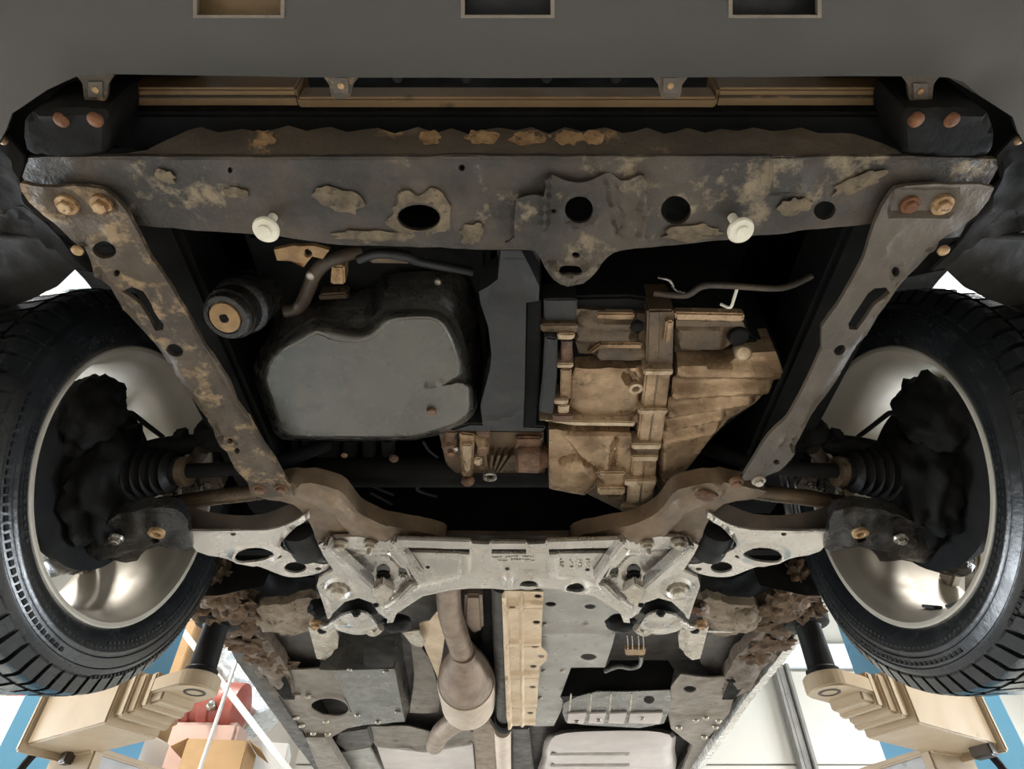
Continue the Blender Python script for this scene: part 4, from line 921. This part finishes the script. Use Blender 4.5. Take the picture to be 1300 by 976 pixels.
# central flange column in steps
segs = [((822, 394), (856, 394), (854, 470), (820, 470), .664, 'gear_dark'), ((820, 470), (852, 470), (846, 520), (814, 520), .655, 'gear_alloy'), ((814, 521), (846, 521), (840, 565), (808, 565), .650, 'gear_alloy'),
        ((806, 566), (838, 566), (836, 580), (806, 580), .648, 'gear_dark'), ((803, 580), (834, 580), (832, 612), (800, 612), .645, 'gear_alloy'), ((798, 612), (832, 612), (828, 640), (796, 640), .640, 'gear_bright')]
for a, b, c, d, h, m_ in segs:
    sgm = prism('flange_rib', [a, b, c, d], h, .06, m_, gb, bev=.003)
    mx = (a[0] + b[0]) / 2; my = (d[0] + c[0]) / 2
    prism('rib_seam', [(mx - 1, a[1] + 2), (mx + 1, a[1] + 2), (my + 1, d[1] - 2), (my - 1, d[1] - 2)], h - .0015, .003, 'gear_dark', sgm, bev=0)
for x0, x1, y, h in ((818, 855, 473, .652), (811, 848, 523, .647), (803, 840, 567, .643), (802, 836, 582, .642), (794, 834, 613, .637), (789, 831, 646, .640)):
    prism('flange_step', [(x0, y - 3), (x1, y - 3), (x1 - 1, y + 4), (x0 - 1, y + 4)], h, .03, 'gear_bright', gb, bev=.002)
# left bolt flange
for a, b, c, d, h, m_ in (((690, 380), (733, 380), (732, 408), (691, 408), .668, 'bay_grey'), ((686, 412), (734, 412), (732, 424), (687, 422), .660, 'gear_dark'), ((708, 424), (731, 424), (728, 432), (707, 432), .655, 'gear_bright'), ((713, 432), (727, 432), (726, 462), (712, 462), .658, 'rust_part'), ((706, 462), (729, 462), (727, 468), (706, 468), .652, 'gear_bright'),
                      ((712, 469), (726, 469), (724, 508), (711, 508), .655, 'gear_alloy'), ((703, 507), (722, 507), (721, 514), (703, 514), .650, 'gear_bright'), ((709, 515), (723, 515), (722, 526), (708, 526), .652, 'gear_bright'), ((702, 527), (728, 527), (727, 536), (702, 536), .648, 'rust_part'), ((683, 534), (806, 536), (806, 542), (730, 541), .650, 'gear_bright')):
    prism('bolt_flange', [a, b, c, d], h, .035, m_, gb, bev=.002)
prism('casing_shelf', [(732, 518), (804, 520), (808, 534), (730, 534)], .668, .03, 'gear_dark', gb, bev=.004)
bolt(807, 492, .650, 9, gb, 'gear_bright', 'ring', 'breather_boss')
lathe('boss_bolt', P(943, 447, .665), (-.2, -.5, -.8), [(-.03, .011), (0, .012), (.006, .012), (.010, .009), (.011, .002)], 'gear_bright', gb, n=24)
lathe('boss_neck', P(938, 428, .672), (0, -.2, -1), [(-.03, .014), (.0, .014), (.002, .012)], 'bay_black', gb, n=24)
prism('clip_rib', [(846, 408), (856, 408), (850, 436), (842, 436)], .655, .02, 'gear_alloy', gb)
bolt(809, 414, .668, 8, gb, 'bay_black', 'dome', 'plug')
# right casing, ribbed
plate('casing_side', [(856, 398), (940, 400), (948, 420), (918, 444), (856, 446)], PH(.680), 'gear_dark', gb, .03, grid=.007, relief=[ridge([(856, 402), (945, 404)], 7, .014), step([(860, 414), (918, 414), (916, 442), (858, 442)], .008, 6), rough(.002, 12)])
prism('casing_ledge', [(856, 397), (946, 399), (944, 410), (858, 408)], .667, .014, 'gear_alloy', gb)
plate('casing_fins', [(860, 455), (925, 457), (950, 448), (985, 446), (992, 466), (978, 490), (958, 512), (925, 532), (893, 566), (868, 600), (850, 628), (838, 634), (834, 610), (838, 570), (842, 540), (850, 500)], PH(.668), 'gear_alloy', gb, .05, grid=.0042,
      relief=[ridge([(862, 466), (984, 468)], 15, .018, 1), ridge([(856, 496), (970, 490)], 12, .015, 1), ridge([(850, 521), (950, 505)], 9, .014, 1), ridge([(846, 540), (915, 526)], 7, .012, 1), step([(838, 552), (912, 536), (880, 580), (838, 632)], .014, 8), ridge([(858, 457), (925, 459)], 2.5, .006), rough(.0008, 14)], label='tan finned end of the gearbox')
# lower front facets
plate('casing_foot', [(697, 545), (800, 546), (806, 580), (802, 604), (775, 604), (760, 604), (756, 618), (742, 626), (697, 618)], PH(.664), 'gear_alloy', gb, .05, grid=.0045, relief=[step([(712, 546), (804, 546), (804, 605), (762, 605)], .010, 5), step([(698, 590), (740, 586), (758, 604), (742, 626), (698, 618)], .010, 10), ridge([(714, 584), (735, 579), (754, 590)], 4, -.012), ridge([(771, 556), (767, 602)], 5, .006), ridge([(782, 550), (777, 598)], 2.5, -.006), rough(.0008, 16)])
prism('casing_web', [(720, 612), (755, 604), (768, 606), (790, 650), (745, 628), (697, 619)], .668, .05, 'gear_dark', gb)
for a, b, c, d, h, m_ in (((768, 601), (793, 601), (792, 619), (766, 619), .648, 'gear_alloy'), ((759, 620), (794, 620), (793, 629), (759, 629), .640, 'gear_bright'), ((770, 629), (794, 629), (792, 646), (778, 644), .646, 'gear_dark'), ((760, 600), (795, 600), (794, 604), (760, 604), .642, 'gear_bright')):
    prism('drain_boss', [a, b, c, d], h, .04, m_, gb, bev=.003)
# ---------------- rusty differential mount below the cover
mt = bpy.data.objects.new('rear_mount', None); COL.objects.link(mt); WP['rear_mount'] = P(630, 580, .68); mt.parent = car; mt.location = WP['rear_mount'] - WP['car']
mt['label'] = 'rusty rear engine mount with fins'
prism('mount_body', [(556, 546), (690, 548), (694, 610), (660, 614), (590, 612), (566, 590)], .70, .10, 'gear_dark', mt)
for a, b, c, d, h, m_ in (((566, 548), (580, 548), (578, 584), (564, 580), .688, 'rust_part'), ((583, 550), (603, 552), (600, 606), (586, 606), .682, 'gear_alloy'), ((605, 546), (622, 546), (620, 580), (606, 580), .680, 'rust_part'), ((655, 556), (688, 556), (686, 600), (654, 600), .690, 'rust_part'), ((586, 565), (600, 565), (596, 600), (590, 600), .674, 'gear_bright'), ((602, 582), (612, 582), (612, 592), (602, 592), .676, 'gear_bright'), ((596, 538), (694, 542), (690, 549), (566, 548), .668, 'bay_grey')):
    prism('mount_block', [a, b, c, d], h, .05, m_, mt, bev=.003)
for i in range(5):
    x = 614 + i * 9; prism('mount_fin', [(x, 578), (x + 4, 578), (620 + i * 4, 600), (617 + i * 4, 600)], .682, .03, 'gear_dark', mt, bev=.001)
bolt(622, 604, .676, 9, mt, 'steel_bolt', 'ring', 'mount_bolt'); bolt(578, 570, .684, 5, mt, 'steel_bolt', 'dome')
lathe('mount_bush', P(655, 578, .694), (1, 0, 0), [(0, .02), (.004, .03), (.04, .031), (.046, .024), (.06, .02)], 'rust_part', mt, n=28)
lathe('mount_stud', P(572, 567, .690), (.1, .1, -1), [(-.02, .015), (0, .015), (.006, .012), (.008, .006), (.016, .006)], 'rust_part', mt, n=20)
lathe('mount_stud', P(612, 560, .680), (.0, .3, -1), [(-.02, .012), (0, .012), (.004, .010), (.012, .007)], 'gear_alloy', mt, n=20)
blob('rust_knob', P(594, 610, .69), (.012, .010, .012), 'rust_part', mt, .2, 3, 1, 3)
# pan rear clutter
for i, (x0, x1) in enumerate(((382, 395), (400, 430), (435, 452), (460, 476), (484, 500))): prism('sump_rib', [(x0, 560), (x1, 560), (x1, 582), (x0, 582)], .72, .05, 'bay_black', car, bev=.003)
bolt(500, 582, .705, 6, car, 'rust_part', 'dome'); bolt(437, 578, .705, 4, car, 'rust_bolt', 'dome')
for pts in ([(537, 560), (545, 572), (556, 580)], [(525, 592), (540, 596), (565, 598)], [(520, 598), (536, 612), (530, 622), (555, 630)], [(430, 598), (480, 620), (500, 628)], [(470, 625), (498, 640)]):
    tube('pipe', [P(x, y, .73) for x, y in pts], .003, 'bay_grey', car, n=8)
tube('steering_rack', [Vector((-.36, .98, CZ + .72)), Vector((0, .98, CZ + .72)), Vector((.36, .98, CZ + .72))], .03, 'bay_black', car, n=18)
tube('heater_pipe', [P(985, 560, .66), P(993, 600, .65), P(1000, 640, .64), P(1004, 664, .64)], .008, 'bay_grey', car, n=10)
tube('heater_pipe', [P(994, 560, .66), P(1003, 600, .65), P(1010, 640, .64), P(1014, 664, .64)], .006, 'bay_grey', car, n=10)
# ---------------- floor of the cabin
fl = plate('floor_pan', [(230, 700), (520, 720), (645, 730), (770, 720), (1070, 700), (985, 832), (875, 980), (845, 1040), (440, 1040), (405, 985), (300, 840)], PH(.775), 'floor_dark', car, .004, grid=.03, relief=[rough(.004, 40)], label='dark underside of the floor')
# left canister box
bx_ = plate('canister_box', [(421, 851), (501, 849), (506, 877), (514, 916), (498, 917), (480, 919), (456, 921), (447, 905), (436, 880)], PH(.66), 'box_grey', car, .004, grid=.012, relief=[rough(.0015, 20)], label='dark grey sheet metal box')
yb = P(460, 850, .66).y; yr = P(480, 918, .66).y
def vplane(a, b): A, B = a, b; return Plane(A, (B - A).cross(Vector((0, 0, 1))))
fw = vplane(P(410, 851, .66), P(501, 849, .66))
plate('box_front', [(409, 833), (428, 800), (440, 797), (470, 806), (480, 810), (503, 806), (509, 800), (501, 849), (421, 851), (405, 850)], fw, 'box_grey', bx_, .003, holes=[cat([(463, 818), (468, 814), (500, 812), (499, 846), (466, 846), (461, 834)], 2)], grid=.02)
sw = vplane(P(501, 849, .66), P(514, 916, .66))
plate('box_side', [(501, 849), (509, 801), (518, 812), (526, 858), (522, 890), (514, 916)], sw, 'box_grey', bx_, .003, grid=.02)
for (x, y) in ((444, 850), (490, 853), (454, 908), (505, 904), (480, 917)): bolt(x, y, .657, 3.5, bx_, 'steel_bolt', 'dome')
# sill side panel with the oval hole
pn = plate('sill_panel', [(345, 872), (368, 850), (420, 848), (436, 880), (447, 905), (458, 921), (440, 925), (422, 935), (405, 950), (388, 935)], PH(.68), 'floor_brown', car, .004, holes=[ell(419, 897, 24, 11, 6)], grid=.010, relief=[ring(419, 897, 27, 14, .25, .005), step([(378, 905), (412, 905), (420, 935), (396, 930)], .003, 4), rough(.002, 22)], label='brown panel with an oval hole')
for (x, y) in ((377, 883), (391, 884), (376, 911), (383, 921), (414, 916), (398, 931), (416, 932)): bolt(x, y, .676, 4, pn, 'strap_silver', 'dome')
rl_ = plate('sill_rail', [(388, 936), (412, 936), (434, 970), (452, 1000), (430, 1010), (404, 976)], PH(.665), 'floor_brown', car, .03, grid=.012, relief=[step([(392, 938), (410, 938), (425, 958), (405, 958)], .004, 4)])
# bracket straps
for side in (0, 1):
    fn = (lambda q: q) if side == 0 else (lambda q: mir(q))
    f1 = (lambda x: x) if side == 0 else (lambda x: 1291 - x)
    st = plate('strap_bracket', fn([(391, 795), (398, 800), (420, 798), (430, 808), (428, 826), (412, 838), (402, 836)]), plane3((f1(395), 798, .635), (f1(425), 800, .635), (f1(412), 838, .680)), 'strap_silver', car, .004, sm=1, grid=.008, relief=[ridge(fn([(425, 805), (424, 826)]), 6, -.008), rough(.001, 10)], label='silver strap bracket behind the bush clamp')
    bolt(f1(409), 800, .637, 6, st, 'bay_black', 'dome'); bolt(f1(416), 826, .668, 3.5, st, 'steel_bolt', 'dome')
# exhaust
ex = bpy.data.objects.new('exhaust_system', None); COL.objects.link(ex); WP['exhaust_system'] = P(590, 850, .70); ex.parent = car; ex.location = WP['exhaust_system'] - WP['car']
ex['label'] = 'brown steel exhaust pipe with a swollen catalytic converter'
tube('front_pipe', [P(572, 700, .70), P(569, 745, .695), P(572, 780, .69), P(581, 810, .685), P(590, 836, .68)], lambda t: .028 + .004 * t, 'exhaust', ex, n=24)
p0, p1 = P(588, 826, .68), P(596, 905, .68); axx = (p1 - p0).normalized(); Lc = (p1 - p0).length
lathe('converter', p0, axx, [(0, .034), (.02, .036), (.12 * Lc, .05), (.30 * Lc, .075), (.42 * Lc, .08), (.43 * Lc, .078), (.44 * Lc, .082), (.80 * Lc, .080), (.92 * Lc, .055), (Lc, .04)], 'exhaust', ex, n=48, label='swollen brown converter')
lathe('converter_shell', p0, axx, [(.43 * Lc, .0825), (.44 * Lc, .0845), (.78 * Lc, .083), (.86 * Lc, .070), (.87 * Lc, .066)], 'exhaust_pale', ex, n=48)
tube('rear_pipe', [P(597, 898, .68), P(588, 908, .685), P(572, 920, .69), P(560, 930, .70), P(552, 945, .72)], .035, 'exhaust', ex, n=24)
plate('heat_plate', [(532, 792), (545, 788), (560, 770), (566, 800), (560, 840), (556, 862), (545, 835), (535, 812)], plane3((535, 800, .72), (560, 800, .71), (556, 862, .70)), 'shield_tan', car, .003, grid=.012, relief=[rough(.003, 14)], label='tan heat plate beside the exhaust')
prism('hanger_plate', [(510, 803), (532, 800), (540, 815), (536, 822), (522, 818)], .70, .004, 'strap_silver', car, bev=.001)
plate('tunnel_side', [(520, 800), (545, 835), (560, 880), (556, 905), (520, 905), (526, 858)], PH(.74), 'floor_brown', car, .004, grid=.02, relief=[rough(.006, 20)])
prism('tunnel_block', [(590, 757), (612, 757), (614, 800), (600, 806), (588, 790)], .71, .05, 'exhaust', car, bev=.008)
tube('linkage_tube', [P(637, 740, .72), P(638, 830, .715), P(640, 905, .71), P(640, 1000, .71)], .026, 'floor_dark', car, n=24, label='dark linkage tube under the tunnel')
lathe('tube_joint', P(640, 912, .70), (0, 1, 0), [(0, .03), (.01, .035), (.05, .035), (.06, .03)], 'bay_black', car, n=24)
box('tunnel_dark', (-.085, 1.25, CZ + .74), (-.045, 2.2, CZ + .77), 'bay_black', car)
tube('rear_tube', [P(638, 925, .70), P(640, 985, .70)], .03, 'exhaust_pale', car, n=20)
# tan ribbed shield
ts = [(637, 753), (641, 750), (690, 751), (688, 790), (687, 822), (695, 829), (694, 838), (685, 846), (682, 890), (679, 921), (646, 920), (643, 905)]
rb_ = []
for y in (766, 815, 855, 893, 916): rb_ += [ridge([(645, y), (688, y - 1)], 3.2, .009), ridge([(645, y + 5), (688, y + 4)], 2.6, -.007)]
rb_ += [ridge([(662, 755), (663, 918)], 2.2, .006), ridge([(640, 755), (646, 918)], 4.5, .012)]
sh_ = plate('tan_shield', ts, PH(.668), 'shield_tan', car, .003, holes=[ell(683, 757, 5, 2.5), ell(681, 790, 5, 2.5), ell(679, 821, 5, 1.5), ell(687, 833, 4, 2), ell(677, 846, 4.5, 2), ell(676, 872, 4, 1.6), ell(673, 905, 4, 1.6), ell(650, 766, 5, 1.5)], relief=rb_, grid=.0045, label='pale tan ribbed heat shield strip')
for y in (819, 858, 896): bolt(652, y, .665, 3.5, sh_, 'steel_bolt', 'dome')
# light grey tunnel panel
tp = plate('tunnel_panel', [(686, 742), (709, 746), (740, 753), (779, 764), (800, 774), (783, 796), (777, 820), (768, 847), (725, 847), (711, 884), (717, 892), (703, 921), (678, 922), (684, 846)], PH(.690), 'floor_grey', car, .003, holes=[ell(699, 767, 7, 3), ell(749, 770, 7, 3), ell(747, 834, 10, 4)], grid=.009, relief=[ridge([(779, 764), (776, 805)], 2.5, .005), ridge([(690, 803), (777, 803)], 2.5, .002), dome(745, 793, 5, 3, .004), rough(.0012, 30)], label='light grey tunnel panel')
for (x, y) in ((692, 793), (744, 793), (714, 852), (690, 852), (686, 886), (789, 779)): bolt(x, y, .687, 3, tp, 'strap_silver', 'dome')
# right dark box with slatted bottom
db = plate('slatted_box', [(716, 893), (733, 884), (758, 878), (800, 878), (850, 876), (853, 890), (848, 905), (843, 918), (812, 924), (740, 920), (718, 916), (714, 905)], PH(.675), 'box_grey', car, .003, holes=[ell(824, 888, 7, 5)], grid=.008, relief=[ridge([(720, 906), (845, 906)], 2.5, .004)], label='dark box with a slatted lower edge')
for x in (722, 748, 773, 799): prism('slat_seam', [(x + 2, 881), (x + 4, 881), (x + 2, 904), (x, 904)], .673, .003, 'strap_silver', db, bev=0)
for k, (x0, x1) in enumerate(((722, 745), (749, 770), (774, 796), (800, 842))): prism('slat', [(x0, 906), (x1, 905), (x1 - 4, 919), (x0 - 2, 918)], .668, .006, 'tank_pale', db, bev=.001)
for (x, y) in ((732, 916), (760, 914), (815, 912)): bolt(x, y, .665, 3.5, db, 'steel_bolt', 'dome')
fw2 = vplane(P(716, 884, .675), P(850, 878, .675))
plate('box_front', [(712, 884), (725, 848), (770, 846), (775, 838), (848, 838), (856, 850), (850, 878)], fw2, 'bay_black', db, .003, grid=.03)
# right side panels
rp = plate('sill_panel', [(852, 872), (864, 856), (880, 858), (900, 860), (930, 858), (948, 862), (930, 890), (926, 905), (905, 930), (885, 950), (868, 938), (852, 925), (848, 905)], PH(.68), 'floor_brown', car, .004, holes=[ell(876, 875, 8, 4)], grid=.010, relief=[step([(885, 866), (905, 860), (930, 860), (925, 885), (888, 880)], .004, 5), ridge([(850, 910), (915, 910)], 4, .003), rough(.002, 22)], label='brown folded panel inside the sill')
for (x, y) in ((883, 914), (896, 911), (912, 915), (908, 923), (862, 924), (894, 936)): bolt(x, y, .676, 4, rp, 'strap_silver', 'dome')
bolt(930, 861, .676, 8, rp, 'bay_black', 'dome', 'grommet')
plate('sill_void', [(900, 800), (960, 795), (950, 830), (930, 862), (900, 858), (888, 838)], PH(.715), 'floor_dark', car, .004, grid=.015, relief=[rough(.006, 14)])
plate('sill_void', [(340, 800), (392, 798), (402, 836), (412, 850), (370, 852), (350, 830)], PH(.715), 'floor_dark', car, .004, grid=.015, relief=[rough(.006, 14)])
prism('connector', [(793, 824), (820, 824), (819, 832), (794, 832)], .66, .012, 'orange_plastic', car, label='small orange connector')
for x in (796, 802, 810, 816): tube('clip_wire', [P(x, 806, .64), P(x + 1, 815, .65), P(x + 1, 826, .66)], .0018, 'steel_bolt', car, n=6)
tube('breather_hose', [P(768, 852, .69), P(785, 846, .69), P(800, 848, .69), P(812, 844, .69), P(814, 832, .68)], .006, 'box_grey', car, n=10)
# sills
for side in (0, 1):
    f1 = (lambda x: x) if side == 0 else (lambda x: 1291 - x)
    sg = -1 if side == 0 else 1
    V0 = [P(x, y, .672) for x, y in ((1016, 806), (975, 858), (946, 894), (925, 925), (892, 971), (868, 1004))] if side else [P(f1(286), 800, .665), P(f1(330), 858, .672), P(f1(372), 920, .672), P(f1(412), 976, .672), P(f1(440), 1010, .672)]
    V, Fc = [], []
    NN = 60
    pl_ = cat([tuple(v) for v in V0], 16, False)
    for i, p in enumerate(pl_):
        p = Vector(p); nz = .004 * noise.noise((p.y * 60, side * 9, 0)); nw = .004 * noise.noise((p.y * 45, side * 9, 5))
        for dx, dz in ((-.012 + nw, nz), (.012 + nw, nz), (.012, .05), (-.012, .05)): V.append((p.x + dx * sg, p.y, p.z + dz))
    m = len(pl_)
    for i in range(m - 1):
        for j in range(4): a = i * 4 + j; b = i * 4 + (j + 1) % 4; Fc.append([a, b, b + 4, a + 4])
    sl = put('sill_flange', V, Fc, 'sill_bright' if side else 'floor_dark', car, label='bright scraped sill seam' if side else 'dark sill seam', smooth=30)  # pale colour on one side carries scrapes plus the specular highlight
    # sill box outside and above
    V, Fc = [], []
    for i, p in enumerate(pl_[::4]):
        p = Vector(p)
        for dx, dz in ((-.06, .035), (-.012, .03), (.010, .055), (.016, .14), (-.06, .14)): V.append((p.x + dx * sg, p.y, p.z + dz))
    for i in range(len(V) // 5 - 1):
        for j in range(5): a = i * 5 + j; b = i * 5 + (j + 1) % 5; Fc.append([a, b, b + 5, a + 5])
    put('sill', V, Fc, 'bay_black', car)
    ol = [(284, 795), (300, 790), (325, 800), (345, 822), (366, 850), (372, 878), (350, 884), (330, 860), (308, 832), (290, 812)]
    if side: ol = [(2 * 645.5 - x, y) for x, y in ol][::-1]
    sr = plate('sill_member', ol, PH(.672), 'sill_brown', car, .03, sm=2, grid=.010, relief=[rough(.012, 12), ridge([(f1(300), 800), (f1(355), 868)], 8, .008)], label='muddy brown sill member')
    plate('sill_pocket', [(f1(x), y) for x, y in ((347, 872), (362, 860), (374, 888), (360, 888))], PH(.668), 'bay_black', car, .003)
    # mud crust
    for i, (x, y, h, rx, ry, rz) in enumerate(((285, 730, .66, .022, .05, .03), (280, 750, .66, .05, .05, .03), (300, 768, .665, .055, .05, .03), (268, 775, .67, .04, .05, .03), (300, 790, .67, .06, .05, .02), (330, 830, .68, .045, .05, .02), (350, 845, .685, .05, .04, .015), (312, 815, .675, .05, .05, .02))):
        if side and i in (6,): continue
        blob('mud_clump', P(f1(x), y, h), (rx, ry, rz), 'mud', car, .55, 2.4, i + side * 11, 4)
    cr = plate('outrigger', [(f1(x), y) for x, y in ((325, 770), (345, 762), (372, 762), (392, 758), (404, 766), (398, 786), (392, 800), (370, 806), (345, 800), (330, 790))], PH(.660), 'mud_pale', car, .02, sm=2, grid=.008, relief=[dome(f1(360), 780, 40, 22, .02), dome(f1(345), 782, 14, 8, .012), rough(.010, 9)], label='pale dirt-covered outrigger')
    if side: 
        bolt(947, 782, .638, 13, cr, 'mud_pale', 'dome', 'plug')
        tube('scraped_edge', [P(x, y, .655) for x, y in ((890, 800), (910, 801), (935, 800), (950, 795), (962, 784))], .004, 'sill_bright', cr, n=8)
    blob('rust_clump', P(f1(404), 772, .632), (.022, .02, .018), 'rust_part' if side else 'bay_black', car, .35, 3, side, 3)
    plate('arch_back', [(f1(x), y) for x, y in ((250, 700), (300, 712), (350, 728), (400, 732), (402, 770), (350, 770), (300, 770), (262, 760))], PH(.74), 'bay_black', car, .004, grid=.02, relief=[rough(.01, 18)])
    # pad adaptor cup under the sill
# ---------------- rear: fuel tank and rear silencer shields
tk = loft('fuel_tank', [([(700, 930), (760, 924), (850, 926), (858, 950), (850, 1010), (690, 1010), (688, 960)], .74), ([(705, 934), (760, 928), (845, 930), (850, 950), (842, 1010), (698, 1010), (696, 960)], .69), ([(715, 945), (765, 938), (835, 940), (838, 955), (832, 1010), (708, 1010), (706, 965)], .676)], 'tank_pale', car, n=60, label='pale rounded tank behind the slatted box')
for y in (958, 972): prism('tank_groove', [(700, y - 2), (800, y - 3), (800, y + 1), (698, y + 1)], .675, .006, 'floor_brown', tk, bev=.002)
plate('rear_shield', [(455, 925), (480, 922), (520, 922), (556, 930), (590, 925), (610, 940), (560, 955), (510, 955), (478, 945)], PH(.725), 'floor_brown', car, .003, sm=2, grid=.015, relief=[ridge([(480, 945), (520, 953), (590, 942)], 4, .008), rough(.003, 20)])
prism('rear_panel', [(478, 948), (540, 955), (600, 945), (606, 1010), (500, 1010)], .715, .02, 'tank_pale', car)
prism('rear_bracket', [(428, 930), (468, 924), (474, 946), (440, 955), (424, 942)], .71, .02, 'floor_dark', car, bev=.006)
prism('rear_bracket', [(432, 955), (470, 948), (490, 985), (440, 990)], .72, .01, 'floor_grey', car, bev=.003)
prism('rear_bracket', [(845, 928), (882, 940), (868, 985), (842, 985)], .73, .02, 'bay_black', car, bev=.006)
prism('rear_bracket', [(880, 940), (905, 936), (885, 985), (862, 985)], .70, .02, 'floor_brown', car, bev=.004)
prism('rear_bracket', [(600, 925), (620, 910), (632, 930), (630, 1000), (606, 1000)], .72, .03, 'exhaust', car, bev=.005)
prism('rear_bracket', [(650, 925), (672, 925), (680, 1000), (652, 1000)], .72, .03, 'floor_dark', car, bev=.005)
bolt(590, 918, .70, 12, car, 'bay_black', 'ring', 'rubber_hanger')
